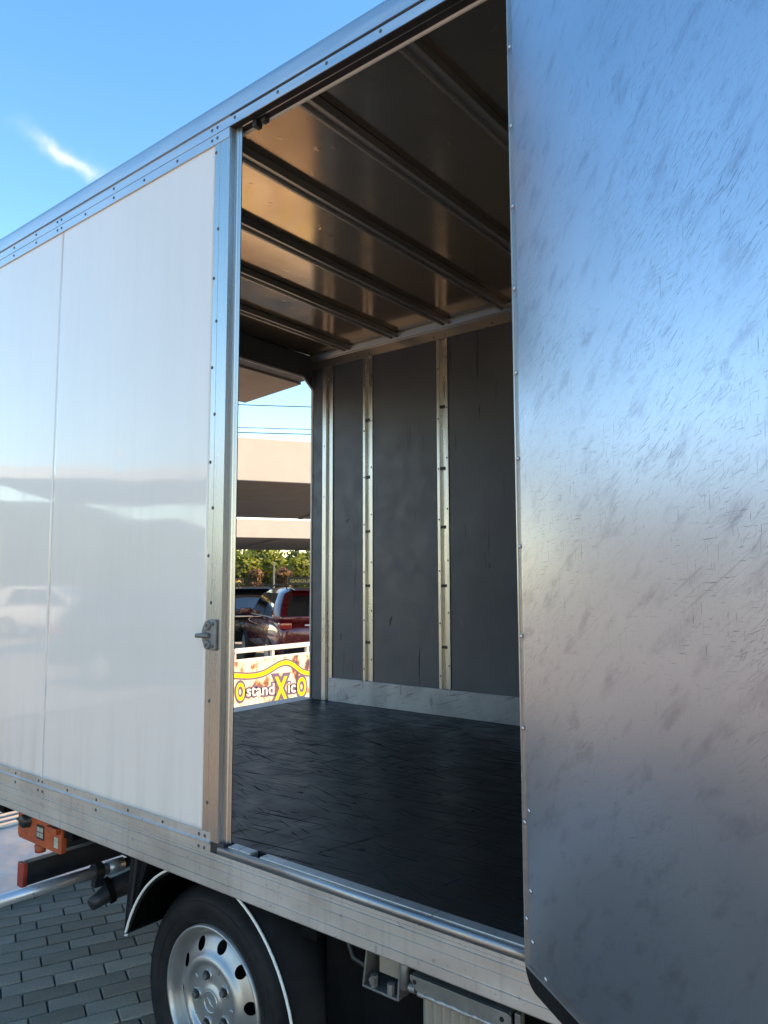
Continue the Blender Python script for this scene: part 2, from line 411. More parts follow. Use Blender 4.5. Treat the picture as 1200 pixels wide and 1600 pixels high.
# ------------------------------------------------------------------ mesh helpers
class MB:
    def __init__(s): s.v = []; s.f = []; s.uv = None
    def add(s, vs, fs):
        o = len(s.v); s.v += [tuple(p) for p in vs]; s.f += [[i + o for i in f] for f in fs]; return s
    def box(s, x0, x1, y0, y1, z0, z1):
        vs = [(x, y, z) for x in (x0, x1) for y in (y0, y1) for z in (z0, z1)]
        return s.add(vs, [(0, 1, 3, 2), (4, 6, 7, 5), (0, 4, 5, 1), (2, 3, 7, 6), (0, 2, 6, 4), (1, 5, 7, 3)])
    def prism(s, poly, axis, a, b):
        """poly: closed 2D outline; axis 'x': (y,z), 'y': (x,z), 'z': (x,y)"""
        def P(p, t):
            return {'x': (t, p[0], p[1]), 'y': (p[0], t, p[1]), 'z': (p[0], p[1], t)}[axis]
        k = len(poly)
        vs = [P(p, a) for p in poly] + [P(p, b) for p in poly]
        fs = [list(range(k)), list(range(2 * k - 1, k - 1, -1))] + [(i, i + k, (i + 1) % k + k, (i + 1) % k) for i in range(k)]
        return s.add(vs, fs)
    def tube(s, pts, r, k=10, caps=True):
        pts = [Vector(p) for p in pts]; rings = []
        rr = r if isinstance(r, (list, tuple)) else [r] * len(pts)
        ref = Vector((0, 0, 1))
        vs = []
        for i, p in enumerate(pts):
            t = (pts[min(i + 1, len(pts) - 1)] - pts[max(i - 1, 0)]).normalized()
            u = t.cross(ref)
            if u.length < 1e-3: u = t.cross(Vector((1, 0, 0)))
            u.normalize(); w = t.cross(u)
            for j in range(k):
                a = 2 * PI * j / k
                vs.append(p + u * rr[i] * math.cos(a) + w * rr[i] * math.sin(a))
        fs = []
        for i in range(len(pts) - 1):
            for j in range(k):
                fs.append((i * k + j, i * k + (j + 1) % k, (i + 1) * k + (j + 1) % k, (i + 1) * k + j))
        if caps:
            fs.append(list(range(k - 1, -1, -1))); fs.append([(len(pts) - 1) * k + j for j in range(k)])
        return s.add(vs, fs)
    def lathe(s, prof, cen, k=48, axis='y'):
        """prof: list of (radius, offset along axis)"""
        vs = []
        for r, d in prof:
            for j in range(k):
                a = 2 * PI * j / k
                vs.append((cen[0] + r * math.cos(a), cen[1] + d, cen[2] + r * math.sin(a)))
        fs = [(i * k + j, i * k + (j + 1) % k, (i + 1) * k + (j + 1) % k, (i + 1) * k + j) for i in range(len(prof) - 1) for j in range(k)]
        return s.add(vs, fs)

ORG = {}
def add(name, mb, mat, parent=None, smooth=False, bevel=0, seg=2, xf=None, label=None, kind=None):
    me = bpy.data.meshes.new(name)
    org = ORG.get(parent, Vector((0, 0, 0)))
    vs = [Vector(p) for p in mb.v]
    if xf: vs = [xf @ p for p in vs]
    me.from_pydata([p - org for p in vs], [], mb.f)
    bm = bmesh.new(); bm.from_mesh(me); bmesh.ops.recalc_face_normals(bm, faces=bm.faces[:]); bm.to_mesh(me); bm.free()
    me.materials.append(M[mat] if isinstance(mat, str) else mat)
    o = bpy.data.objects.new(name, me); C.objects.link(o)
    if parent: o.parent = parent
    ORG[o] = org
    if smooth: me.shade_smooth()
    if bevel:
        bv = o.modifiers.new('bevel', 'BEVEL'); bv.width = bevel; bv.segments = seg; bv.limit_method = 'ANGLE'; bv.angle_limit = R(35)
        me.shade_smooth()
        we = o.modifiers.new('wn', 'WEIGHTED_NORMAL'); we.keep_sharp = False
    if label: o['label'] = label
    if kind: o['kind'] = kind
    return o
def smooth_by_angle(o, deg=35):
    o.data.shade_smooth()
    try: o.data.set_sharp_from_angle(angle=R(deg))
    except Exception: pass
    return o
def thing(name, loc, label, cat, group=None):
    o = bpy.data.objects.new(name, None); C.objects.link(o)
    o.empty_display_size = 0.3; o.location = loc; ORG[o] = Vector(loc)
    o['label'] = label; o['category'] = cat
    if group: o['group'] = group
    return o
def tag(o, label, cat, group=None):
    o['label'] = label; o['category'] = cat
    if group: o['group'] = group
    return o
def inst(name, me, parent, pos, rot=None):
    o = bpy.data.objects.new(name, me); C.objects.link(o); o.parent = parent
    o.location = Vector(pos) - ORG[parent]
    if rot: o.rotation_euler = rot
    ORG[o] = Vector(pos)
    return o
def dome_mesh(name, r, h, mat):
    vs = [(0, -h, 0)]; k = 10
    for rr, d in ((0.55, 0.82), (0.9, 0.4), (1.0, 0.0)):
        for j in range(k):
            a = 2 * PI * j / k; vs.append((r * rr * math.cos(a), -h * d, r * rr * math.sin(a)))
    fs = [(0, 1 + j, 1 + (j + 1) % k) for j in range(k)]
    for i in range(2):
        for j in range(k):
            fs.append((1 + i * k + j, 1 + (i + 1) * k + j, 1 + (i + 1) * k + (j + 1) % k, 1 + i * k + (j + 1) % k))
    me = bpy.data.meshes.new(name); me.from_pydata(vs, [], fs); me.materials.append(M[mat]); me.shade_smooth()
    return me
RIV = dome_mesh('rivet', 0.0055, 0.003, 'rivet')
RIVB = dome_mesh('rivet', 0.005, 0.0025, 'bright_rivet')

def sheet(name, o, u, v, nu, nv, mat, parent, disp=None, thick=0.003, uvs=True):
    """rectangular sheet of real thickness with gentle relief; o corner, u/v edge vectors; disp(a,b) in m along normal"""
    o, u, v = Vector(o), Vector(u), Vector(v); nrm = u.cross(v).normalized()
    bm = bmesh.new(); uvl = bm.loops.layers.uv.new('uv')
    grid = []
    for j in range(nv + 1):
        row = []
        for i in range(nu + 1):
            a, b = i / nu, j / nv
            p = o + u * a + v * b
            if disp: p = p + nrm * disp(a * u.length, b * v.length)
            row.append(bm.verts.new(p - ORG[parent]))
        grid.append(row)
    for j in range(nv):
        for i in range(nu):
            f = bm.faces.new((grid[j][i], grid[j][i + 1], grid[j + 1][i + 1], grid[j + 1][i])); f.smooth = True
            for l, (a, b) in zip(f.loops, ((i, j), (i + 1, j), (i + 1, j + 1), (i, j + 1))):
                l[uvl].uv = (a / nu * u.length, b / nv * v.length)
    me = bpy.data.meshes.new(name); bm.to_mesh(me); bm.free(); me.materials.append(M[mat])
    ob = bpy.data.objects.new(name, me); C.objects.link(ob); ob.parent = parent; ORG[ob] = ORG[parent]
    so = ob.modifiers.new('solid', 'SOLIDIFY'); so.thickness = thick; so.offset = -1
    return ob

# ================================================================== SETTING
g = MB(); g.box(-420, 420, -420, 420, -0.30, -0.030)
gr = add('ground', g, 'ground'); gr['kind'] = 'structure'
g = MB(); g.box(-9.5, 1.5, -5.0, 7.5, -0.2, -0.012)
pav = add('paving', g, 'joint'); pav['kind'] = 'structure'
# pavers: running bond, rows along U
U = Vector((math.sin(TH), math.cos(TH), 0)); Nn = Vector((math.cos(TH), -math.sin(TH), 0))
def paver_bm(L, Wd):
    mb = MB(); x, y, c = L / 2, Wd / 2, 0.004
    vs = [(-x, -y, -0.03), (x, -y, -0.03), (x, y, -0.03), (-x, y, -0.03), (-x, -y, -c), (x, -y, -c), (x, y, -c), (-x, y, -c),
          (-x + c, -y + c, 0), (x - c, -y + c, 0), (x - c, y - c, 0), (-x + c, y - c, 0)]
    fs = [(0, 1, 5, 4), (1, 2, 6, 5), (2, 3, 7, 6), (3, 0, 4, 7), (4, 5, 9, 8), (5, 6, 10, 9), (6, 7, 11, 10), (7, 4, 8, 11), (8, 9, 10, 11)]
    return mb.add(vs, fs)
ROW, LEN = 0.0985, 0.2
spots = []
for r in range(-110, 60):
    for c in range(-45, 60):
        p = Nn * (r * ROW) + U * ((c + (0.5 if r % 2 else 0) + 0.1 * math.sin(r * 1.7)) * LEN)
        if -9.3 < p.x < 1.3 and -4.8 < p.y < 7.3: spots.append(p)
cen = Vector((-3.05, 1.55, 0))
def pd(p):
    q = p - cen; a = q.dot(Vector((-0.80, 0.60, 0))); b = q.dot(Vector((0.60, 0.80, 0)))
    return (a / 1.45) ** 2 + (b / 0.75) ** 2
spots.sort(key=pd)
pm = bpy.data.meshes.new('paver'); t = paver_bm(0.193, 0.092); pm.from_pydata(t.v, [], t.f); pm.materials.append(M['paver'])
ang = math.atan2(U.y, U.x)
rnd = random.Random(3)
for p in spots[:300]:
    inst('paver', pm, pav, (p.x, p.y, rnd.uniform(-0.003, 0.001)), (rnd.uniform(-.012, .012), rnd.uniform(-.008, .008), ang + rnd.uniform(-.012, .012)))
fld = MB()
for p in spots[300:]:
    mt4 = Matrix.Translation((p.x, p.y, rnd.uniform(-0.003, 0.001))) @ Matrix.Rotation(ang + rnd.uniform(-.012, .012), 4, 'Z')
    fld.add([mt4 @ Vector(q) for q in t.v], t.f)
add('paver_field', fld, 'paver', pav, kind='stuff')
# hill ridge behind the photographer, mirrored in the truck's side
hb = MB(); nst = 70
hv, hf = [], []
for i in range(nst + 1):
    a = R(-185 + 115 * i / nst)
    h = 15 + 9 * math.sin(i * 0.17 + 0.6) + 3 * mnoise.noise(Vector((i * 0.35, 2, 0)))
    h *= min(1, i / 6, (nst - i) / 6)
    for rr, hh in ((170, -1), (195, 0.55 * h), (225, h), (260, 0.9 * h), (320, -1)):
        hv.append((math.sin(a) * rr, math.cos(a) * rr, hh if hh < 0 else hh + 0.8 * mnoise.noise(Vector((i, rr, 1)))))
for i in range(nst):
    for j in range(4):
        hf.append((i * 5 + j, i * 5 + j + 1, (i + 1) * 5 + j + 1, (i + 1) * 5 + j))
hb.add(hv, hf)
hill = add('hill', hb, 'hill', smooth=True); hill['kind'] = 'structure'

# ================================================================== TRUCK
T = thing('box_truck', (-1.4, 2.55, 0), 'white box truck with open side door and bare aluminium rails', 'truck')
XF, XR = 0.72, -3.50            # box front and rear
def ripple(seed, amp, sc):
    return lambda a, b: amp * mnoise.noise(Vector((a * sc + seed, b * sc * 0.7, seed)))
dent = Vector((-2.337, 2.099))
def side_disp(x0):
    f = ripple(4.1, 0.0016, 1.7); f2 = ripple(9.7, 0.0004, 5)
    def d(a, b):
        x = x0 + a; z = 0.924 + b
        rr = (x - dent.x) ** 2 + (z - dent.y) ** 2
        return f(a + x0, b) + f2(a + x0, b) * math.exp(-((z - 2.0) / 0.25) ** 2) - 0.0012 * math.exp(-rr / 0.0006)
    return d
sheet('side_panel', (-3.498, 1.45, 0.924), (0.6962, 0, 0), (0, 0, 2.158), 50, 140, 'white_paint', T, side_disp(-3.498), 0.02)
sheet('side_panel', (-2.8002, 1.45, 0.924), (0.9572, 0, 0), (0, 0, 2.158), 70, 140, 'white_paint', T, side_disp(-2.8002), 0.02)
add('panel_seam', MB().box(-2.8025, -2.7995, 1.4530, 1.475, 0.924, 3.08), 'rubber', T)
sp = MB(); sp.box(-0.66, XF, 1.45, 1.47, 0.924, 3.082); add('side_panel', sp, 'white_paint', T)
il = MB(); il.box(-3.455, -1.81, 1.478, 1.496, 0.897, 3.19); add('inner_lining', il, 'wall_panel', T)
il = MB(); il.box(-0.66, 0.70, 1.478, 1.496, 0.897, 3.19); add('inner_lining', il, 'wall_panel', T)

# roof rail
prof = [(1.4445, 3.1035), (1.4445, 3.1335), (1.4490, 3.1350), (1.4490, 3.1395), (1.4415, 3.1410),
        (1.4415, 3.186), (1.444, 3.199), (1.451, 3.209), (1.463, 3.214), (1.520, 3.216), (1.520, 3.2085), (1.474, 3.2075), (1.474, 3.1035)]
rail = smooth_by_angle(add('roof_rail', MB().prism(prof, 'x', -3.53, 0.75), 'alu', T), 28)
for x in (-3.21, -3.015, -2.839, -2.807, -2.427, -1.854, -1.827, -1.742, -1.547, -1.348, -1.152, -0.957, -0.76): inst('rivet', RIV, rail, (x, 1.4445, 3.1225))
for x in (-3.21, -3.012, -2.836, -2.804, -2.623, -2.425, -2.231, -2.038, -1.853, -1.826): inst('rivet', RIV, rail, (x, 1.4445, 3.0865))
for a, b_ in ((-3.53, -1.7665), (-0.725, 0.75)):
    add('rail_flange', MB().prism([(1.4455, 3.068), (1.4445, 3.069), (1.4445, 3.1005), (1.4465, 3.1015), (1.4465, 3.1032), (1.474, 3.1032), (1.474, 3.068)], 'x', a, b_), 'alu', rail)
# door header (soffit with pale lip)
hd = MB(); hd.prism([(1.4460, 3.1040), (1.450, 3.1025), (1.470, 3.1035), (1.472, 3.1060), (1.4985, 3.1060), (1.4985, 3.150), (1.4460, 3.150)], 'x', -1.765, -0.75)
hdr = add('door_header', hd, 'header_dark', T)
add('seal_lip', MB().box(-1.775, -0.75, 1.4990, 1.5050, 3.0985, 3.150), 'white_trim', hdr)
b = MB(); b.box(-1.690, -1.672, 1.470, 1.4985, 3.082, 3.104); b.box(-1.660, -1.640, 1.478, 1.4985, 3.090, 3.104)
add('roller_catch', b, 'black_steel', hdr, bevel=0.003)
# corner post
pp = [(-1.8375, 1.4465), (-1.815, 1.4465), (-1.8145, 1.4478), (-1.8135, 1.4478), (-1.813, 1.4465), (-1.7665, 1.4465), (-1.7590, 1.4690), (-1.7560, 1.4660), (-1.7525, 1.4660), (-1.7500, 1.4690),
      (-1.7385, 1.4700), (-1.7373, 1.4712), (-1.7375, 1.4745), (-1.785, 1.476), (-1.8375, 1.476)]
post = add('corner_post', MB().prism(pp, 'z', 0.904, 3.1025), 'alu_v', T)
for z in (2.779, 2.477, 2.179, 1.887, 1.598, 1.306, 1.011): inst('rivet', RIV, post, (-1.8165, 1.4465, z))
for z in (3.04, 2.62, 2.33, 2.03, 1.74): inst('rivet', RIV, post, (-1.833, 1.4465, z))
add('panel_gap_seal', MB().box(-1.8425, -1.8375, 1.452, 1.47, 0.924, 3.068), 'rubber', T)
post2 = MB().prism([(-0.66, 1.4465), (-0.725, 1.4465), (-0.725, 1.481), (-0.745, 1.481), (-0.745, 1.506), (-0.66, 1.506)], 'z', 0.904, 3.0675)
add('corner_post', post2, 'alu_v', T)
# latch keeper on the post
kp = []
for i in range(13):
    a = PI / 2 + PI * i / 12; kp.append((-1.809 + 0.040 * math.cos(a), 1.502 + 0.046 * math.sin(a)))
kp += [(-1.786, 1.456), (-1.782, 1.460), (-1.782, 1.544), (-1.786, 1.548)]
keeper = add('latch_keeper', MB().prism(kp, 'y', 1.4375, 1.4462), 'keeper', T, bevel=0.002)
pin = MB().tube([(-1.812, 1.438, 1.50), (-1.832, 1.426, 1.50), (-1.852, 1.420, 1.499)], [0.008, 0.0075, 0.0065], 12)
add('pin', pin, 'galv', keeper, smooth=True)
add('screw_boss', MB().lathe([(0.0, -0.006), (0.012, -0.006), (0.014, -0.003), (0.014, 0)], (-1.818, 1.4375, 1.53), 18), 'galv', keeper)
add('screw_boss', MB().lathe([(0.0, -0.006), (0.012, -0.006), (0.014, -0.003), (0.014, 0)], (-1.818, 1.4375, 1.472), 18), 'galv', keeper)
for x, z in ((-1.818, 1.53), (-1.818, 1.472), (-1.794, 1.535), (-1.794, 1.468)): inst('screw', RIV, keeper, (x, 1.4372 if x > -1.8 else 1.4312, z))

# sill rail, full length profile below the flange
sprof = [(1.4450, 0.8985), (1.4450, 0.868), (1.4475, 0.867), (1.4475, 0.8645), (1.4455, 0.864), (1.4455, 0.859), (1.4475, 0.8585), (1.4475, 0.856), (1.4440, 0.855),
         (1.4440, 0.836), (1.4462, 0.835), (1.4462, 0.833), (1.4440, 0.832), (1.4440, 0.803), (1.4475, 0.802), (1.4475, 0.799), (1.4440, 0.798), (1.4440, 0.776), (1.4475, 0.772), (1.500, 0.772), (1.500, 0.86), (1.4800, 0.86), (1.4800, 0.8985)]
sill = smooth_by_angle(add('sill_rail', MB().prism([(y, z if z < 0.87 else 0.874) for y, z in sprof], 'x', -3.53, 0.75), 'sill', T), 25)
fl = MB().prism([(1.4450, 0.8745), (1.4450, 0.895), (1.4405, 0.8985), (1.4405, 0.9025), (1.4450, 0.9055), (1.4450, 0.9275), (1.4700, 0.9275), (1.4700, 0.8745)], 'x', -3.53, -1.797)
flange = smooth_by_angle(add('panel_flange', fl, 'sill', T), 25)
for x in (-3.19, -2.994, -2.812, -2.785, -2.604, -2.412, -2.221, -2.031, -1.850, -1.823): inst('rivet', RIV, flange, (x, 1.4450, 0.915))
for x in (-2.994, -2.815, -2.782, -2.413, -1.851, -1.825): inst('rivet', RIV, flange, (x, 1.4450, 0.881))
# step edge in the doorway: worn top strip and rounded bright lip
lip = [(1.4480, 0.8745), (1.4435, 0.880), (1.4430, 0.886), (1.4450, 0.892), (1.4500, 0.8955), (1.4570, 0.8965), (1.4570, 0.8745)]
add('step_lip', MB().prism(lip, 'x', -1.765, -0.66), 'lip_alu', sill, smooth=True)
stp = MB()
for a, b_ in ((-1.735, -1.690), (-1.6885, -1.640), (-1.600, -1.02), (-1.018, -0.66)):
    stp.box(a, b_, 1.4585, 1.490, 0.882, 0.8995)
add('worn_strip', stp, 'sill', sill, bevel=0.0015)
add('corner_shoe', MB().box(-1.797, -1.742, 1.4478, 1.486, 0.876, 0.905), 'black_steel', sill, bevel=0.003)

# floor boards
for a, b_ in ((-3.458, -2.4745), (-2.4730, XF)):
    add('floor_board', MB().box(a, b_, 1.4915, 3.585, 0.875, 0.897), 'floor', T, bevel=0.0015)
sub = MB(); sub.box(-3.5, XF, 1.50, 3.62, 0.80, 0.874); add('subframe', sub, 'underbody', T)
# ceiling and bows
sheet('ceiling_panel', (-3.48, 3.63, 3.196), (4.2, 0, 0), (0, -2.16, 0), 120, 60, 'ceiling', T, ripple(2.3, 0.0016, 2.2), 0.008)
add('roof_skin', MB().box(-3.52, 0.74, 1.522, 3.64, 3.206, 3.214), 'white_paint', T)
for cx in (-3.12, -2.73, -2.345, -1.95, -1.5625, -1.165, -0.77, -0.38, 0.01, 0.40):
    w = 0.0275
    pr = [(cx - w, 3.195), (cx - w, 3.163), (cx - w + .012, 3.163), (cx - w + .0145, 3.174), (cx + w - .0145, 3.174), (cx + w - .012, 3.163), (cx + w, 3.163), (cx + w, 3.195)]
    add('roof_bow', MB().prism(pr, 'y', 1.50, 3.553), 'bow_alu', T, bevel=0.001)
# far side wall
fw = MB(); fw.box(-3.50, XF, 3.612, 3.66, 0.78, 3.20); add('far_wall', fw, 'white_paint', T)
for a, b_ in ((-3.270, -3.013), (-2.936, -2.441), (-2.358, -1.866), (-1.784, -1.29), (-1.21, -0.72), (-0.64, -0.15), (-0.07, 0.70)):
    add('wall_panel', MB().box(a, b_, 3.590, 3.611, 1.035, 3.11), 'wall_panel', T, bevel=0.002)
wp = [o for o in bpy.data.objects if o.name.startswith('wall_panel')]
for x, z, h, w, tilt in ((-2.585, 1.16, 0.22, 0.006, 0.02), (-2.80, 1.42, 0.07, 0.012, 0.25), (-3.20, 1.31, 0.05, 0.008, 0.1), (-2.10, 1.75, 0.05, 0.010, -0.3),
                         (-2.15, 2.62, 0.10, 0.005, 0.05), (-3.15, 2.05, 0.03, 0.01, 0.6)):
    par = min(wp, key=lambda o: abs(sum(c[0] for c in o.bound_box) / 8 + ORG[o].x - x))
    dx = h * tilt
    add('scuff_mark', MB().prism([(x, z - h / 2), (x + w * .6, z - h * .1), (x + dx + w * .2, z + h / 2), (x - w * .5, z + h * .15)], 'y', 3.5892, 3.5899), 'scuff', par)
def track(x0, x1):
    w = 0.019
    mb = MB().prism([(x0, 3.585), (x0 + w, 3.585), (x0 + w, 3.604), (x1 - w, 3.604), (x1 - w, 3.585), (x1, 3.585), (x1, 3.611), (x0, 3.611)], 'z', 1.047, 3.099)
    tr = add('lashing_track', mb, 'alu_inner', T, bevel=0.001)
    for z in (2.69, 2.322, 1.976, 1.635, 1.283):
        add('cross_bar', MB().box(x0 + w - .002, x1 - w + .002, 3.588, 3.6035, z - 0.008, z + 0.008), 'black_steel', tr)
    for k in range(7):
        z = 1.12 + k * 0.3
        inst('rivet', RIV, tr, (x0 + 0.010, 3.585, z)); inst('rivet', RIV, tr, (x1 - 0.010, 3.585, z + 0.06))
for a in (-3.012, -2.440, -1.865, -1.289, -0.72, -0.15): track(a, a + 0.079)
cs = MB().prism([(-3.364, 3.583), (-3.331, 3.583), (-3.327, 3.60), (-3.302, 3.60), (-3.298, 3.588), (-3.290, 3.588), (-3.286, 3.583), (-3.271, 3.583), (-3.271, 3.611), (-3.364, 3.611)], 'z', 0.898, 3.098)
cst = add('corner_strip', cs, 'alu_inner', T, bevel=0.001)
for k in range(6): inst('rivet', RIVB, cst, (-3.347, 3.583, 1.2 + k * 0.34))
kick = add('kick_plate', MB().box(-3.30, 0.70, 3.580, 3.5895, 0.8975, 1.046), 'kick', T, bevel=0.002)
for x in (-3.28, -2.97, -2.63, -2.40, -2.07): inst('rivet', RIVB, kick, (x, 3.580, 1.037))
tr_ = [(3.578, 3.099), (3.578, 3.152), (3.571, 3.156), (3.571, 3.161), (3.5645, 3.165), (3.551, 3.183), (3.548, 3.1945), (3.611, 3.1945), (3.611, 3.099)]
trl = smooth_by_angle(add('top_rail', MB().prism(tr_, 'x', -3.456, 0.70), 'alu_x', T), 20)
for x in (-3.05, -2.95, -2.45, -2.37, -2.05): inst('rivet', RIV, trl, (x, 3.578, 3.117))
bh = MB(); bh.box(0.70, 0.75, 1.45, 3.66, 0.78, 3.21); add('front_bulkhead', bh, 'white_paint', T)
# rear frame
rf = MB(); rf.prism([(-3.459, 3.5925), (-3.459, 3.66), (-3.58, 3.745), (-3.58, 3.725)], 'z', 0.80, 3.2); rf.box(-3.58, -3.459, 1.4455, 1.50, 0.80, 3.2)
rf.box(-3.58, -3.4595, 1.502, 3.590, 3.040, 3.195)
rf.prism([(3.590, 3.0395), (3.497, 3.0395), (3.590, 2.963)], 'x', -3.475, -3.460)
rframe = add('rear_frame', rf, 'dark_frame', T, bevel=0.003)
add('inner_post', MB().box(-3.457, -3.366, 3.586, 3.611, 0.898, 3.19), 'dark_frame', rframe)
tp = [(-3.4585, 1.51, 3.034), (-3.4585, 3.492, 3.034), (-3.4585, 3.586, 2.958), (-3.4585, 3.586, 0.90)]
add('opening_trim', MB().tube(tp, 0.008, 8), 'white_trim', rframe, smooth=True)
add('rear_sill', MB().box(-3.60, -3.460, 1.48, 3.63, 0.80, 0.894), 'sill', rframe, bevel=0.003)
# raised flap behind the rear opening
fp = MB().prism([(-4.17, 2.985), (-3.585, 3.025), (-3.585, 3.055), (-4.17, 3.015)], 'y', 1.48, 3.60)
add('rear_flap', fp, 'flap', T, bevel=0.004)

# ------------------------------------------------------------------ side door swung open
DA = R(35.5)
du_ = Vector((math.cos(DA), -math.sin(DA), 0)); dn = Vector((-math.sin(DA), -math.cos(DA), 0))   # along the door, towards the viewer
DO = Vector((-0.752, 1.405, 0))
DW, DZ0, DZ1 = 1.00, 0.892, 3.07
DM = Matrix(((du_.x, dn.x, 0, DO.x), (du_.y, dn.y, 0, DO.y), (0, 0, 1, 0), (0, 0, 0, 1)))     # local: x along, y towards viewer, z up
body = MB(); body.box(0.004, DW - .004, -0.040, -0.012, DZ0 + .004, DZ1)
door = add('side_door', body, 'white_paint', T, xf=DM)
door['label'] = 'scuffed bare aluminium inner side of the open door'
def round_rect(x0, x1, z0, z1, r, k=8):
    pts = []
    for cx, cz, a0 in ((x1 - r, z0 + r, -90), (x1 - r, z1 - r, 0), (x0 + r, z1 - r, 90), (x0 + r, z0 + r, 180)):
        for i in range(k + 1):
            a = R(a0 + 90 * i / k); pts.append((cx + r * math.cos(a), cz + r * math.sin(a)))
    return pts
add('rubber_seal', MB().prism(round_rect(-0.014, DW + .014, DZ0 - 0.042, DZ1 + 0.02, 0.045), 'y', -0.0115, -0.0045), 'rubber', door, xf=DM)
tubepts = [(p[0] * 1.0, -0.010, p[1]) for p in round_rect(-0.010, DW + .010, DZ0 - 0.036, DZ1 + 0.016, 0.042)]
tubepts.append(tubepts[0])
add('seal_bulb', MB().tube(tubepts, 0.0065, 8, False), 'rubber', door, xf=DM, smooth=True)
wav = ripple(6.6, 0.0006, 2.0); wav2 = ripple(1.3, 0.00018, 8)
sh = sheet('inner_sheet', DM @ Vector((0.0035, 0, DZ0 + .003)), du_ * (DW - .007), Vector((0, 0, DZ1 - DZ0 - .006)), 60, 130, 'door_sheet', door,
           lambda a, b: wav(a, b) + wav2(a, b), 0.002)
et = MB(); et.box(-0.001, 0.0032, -0.0043, 0.0022, DZ0, DZ1); et.box(0.0034, DW - .0034, -0.0043, 0.0022, DZ0 - .001, DZ0 + .0024)
et.box(DW - .0032, DW + .001, -0.0043, 0.0022, DZ0, DZ1)
add('edge_trim', et, 'alu_inner', door, xf=DM)
rot = (0, 0, -DA)
for k in range(12): 
    p = DM @ Vector((0.010, 0.0015, 0.985 + 0.187 * k)); inst('rivet', RIVB, door, p, rot)
for x, z in ((0.030, 1.045), (0.034, 0.95), (0.085, 0.905), (0.030, 1.20), (0.30, 0.91), (0.5, 0.91)):
    inst('rivet', RIVB, door, DM @ Vector((x, 0.0015, z)), rot)
for z in (1.1, 1.9, 2.8):
    add('hinge', MB().box(-0.03, 0.06, -0.055, -0.041, z, z + 0.09), 'galv', door, xf=DM, bevel=0.003)

# ------------------------------------------------------------------ wheel, mudguard, underside
HX, HY, HZ = -1.965, 1.600, 0.342
def tyre_prof():
    return [(0.222, 0.016), (0.232, -0.006), (0.250, -0.016), (0.285, -0.022), (0.305, -0.018), (0.320, -0.004), (0.332, 0.014), (0.339, 0.030), (0.341, 0.06), (0.341, 0.17), (0.335, 0.205), (0.30, 0.225), (0.22, 0.20)]
tyre = add('wheel', MB().lathe(tyre_prof(), (HX, HY, HZ), 72), 'tyre', T, smooth=True)
tyre['label'] = 'rear wheel, black tyre on silver steel rim'
for rr, dd in ((0.262, -0.0185), (0.300, -0.0195)):
    add('sidewall_ring', MB().lathe([(rr - .003, dd + .004), (rr - .0015, dd - .002), (rr + .0015, dd - .002), (rr + .003, dd + .004)], (HX, HY, HZ), 72), 'tyre', tyre, smooth=True)
# rim with ten round openings
def rim_mesh():
    bm = bmesh.new(); k = 120; nh = 10
    prof = [(0.226, 0.004), (0.2245, -0.010), (0.2195, -0.0125), (0.2150, -0.009), (0.2115, 0.004), (0.2065, 0.022), (0.2020, 0.034), (0.1975, 0.040), (0.1925, 0.034), (0.187, 0.026),
            (0.181, 0.0215), (0.175, 0.018), (0.169, 0.0145), (0.163, 0.0115), (0.157, 0.0085), (0.151, 0.0055), (0.145, 0.002), (0.138, -0.004), (0.131, -0.010), (0.123, -0.013), (0.116, -0.012), (0.111, -0.007), (0.108, 0.0), (0.103, 0.002),
            (0.090, 0.001), (0.074, 0.000), (0.056, -0.0005), (0.046, -0.002), (0.042, -0.006), (0.036, -0.0075), (0.020, -0.008), (0.0, -0.008)]
    rings = []
    for r, d in prof:
        if r == 0: rings.append([bm.verts.new((0, d, 0))]); continue
        rings.append([bm.verts.new((r * math.cos(2 * PI * j / k), d, r * math.sin(2 * PI * j / k))) for j in range(k)])
    for i in range(len(rings) - 1):
        a, b_ = rings[i], rings[i + 1]
        for j in range(k):
            if len(b_) == 1: f = bm.faces.new((a[j], a[(j + 1) % k], b_[0]))
            else: f = bm.faces.new((a[j], a[(j + 1) % k], b_[(j + 1) % k], b_[j]))
            f.smooth = True
    return bm
bm = rim_mesh()
me = bpy.data.meshes.new('rim'); 
for v in bm.verts: v.co = v.co + Vector((HX, HY, HZ)) - ORG[tyre]
bmesh.ops.recalc_face_normals(bm, faces=bm.faces[:])
bm.to_mesh(me); bm.free(); me.materials.append(M['wheel_silver'])
rim = bpy.data.objects.new('rim', me); C.objects.link(rim); rim.parent = tyre; ORG[rim] = ORG[tyre]
# cut the openings with a boolean so they are real holes
cut = MB()
for h in range(10):
    a = R(9 + 36 * h); cx, cz = HX + 0.166 * math.cos(a), HZ + 0.166 * math.sin(a)
    ring = [(cx + 0.0195 * math.cos(2 * PI * j / 20) , cz + 0.0195 * math.sin(2 * PI * j / 20)) for j in range(20)]
    cut.prism(ring, 'y', HY - 0.03, HY + 0.08)
cutter = add('rim_cutter', cut, 'hole', tyre)
bo = rim.modifiers.new('holes', 'BOOLEAN'); bo.operation = 'DIFFERENCE'; bo.object = cutter; bo.solver = 'FAST'
dg = bpy.context.evaluated_depsgraph_get()
nm = bpy.data.meshes.new_from_object(rim.evaluated_get(dg)); rim.modifiers.clear(); rim.data = nm
bpy.data.objects.remove(cutter)
add('brake_drum', MB().lathe([(0.0, 0.06), (0.19, 0.06), (0.205, 0.07), (0.205, 0.16)], (HX, HY, HZ), 40), 'hole', tyre)
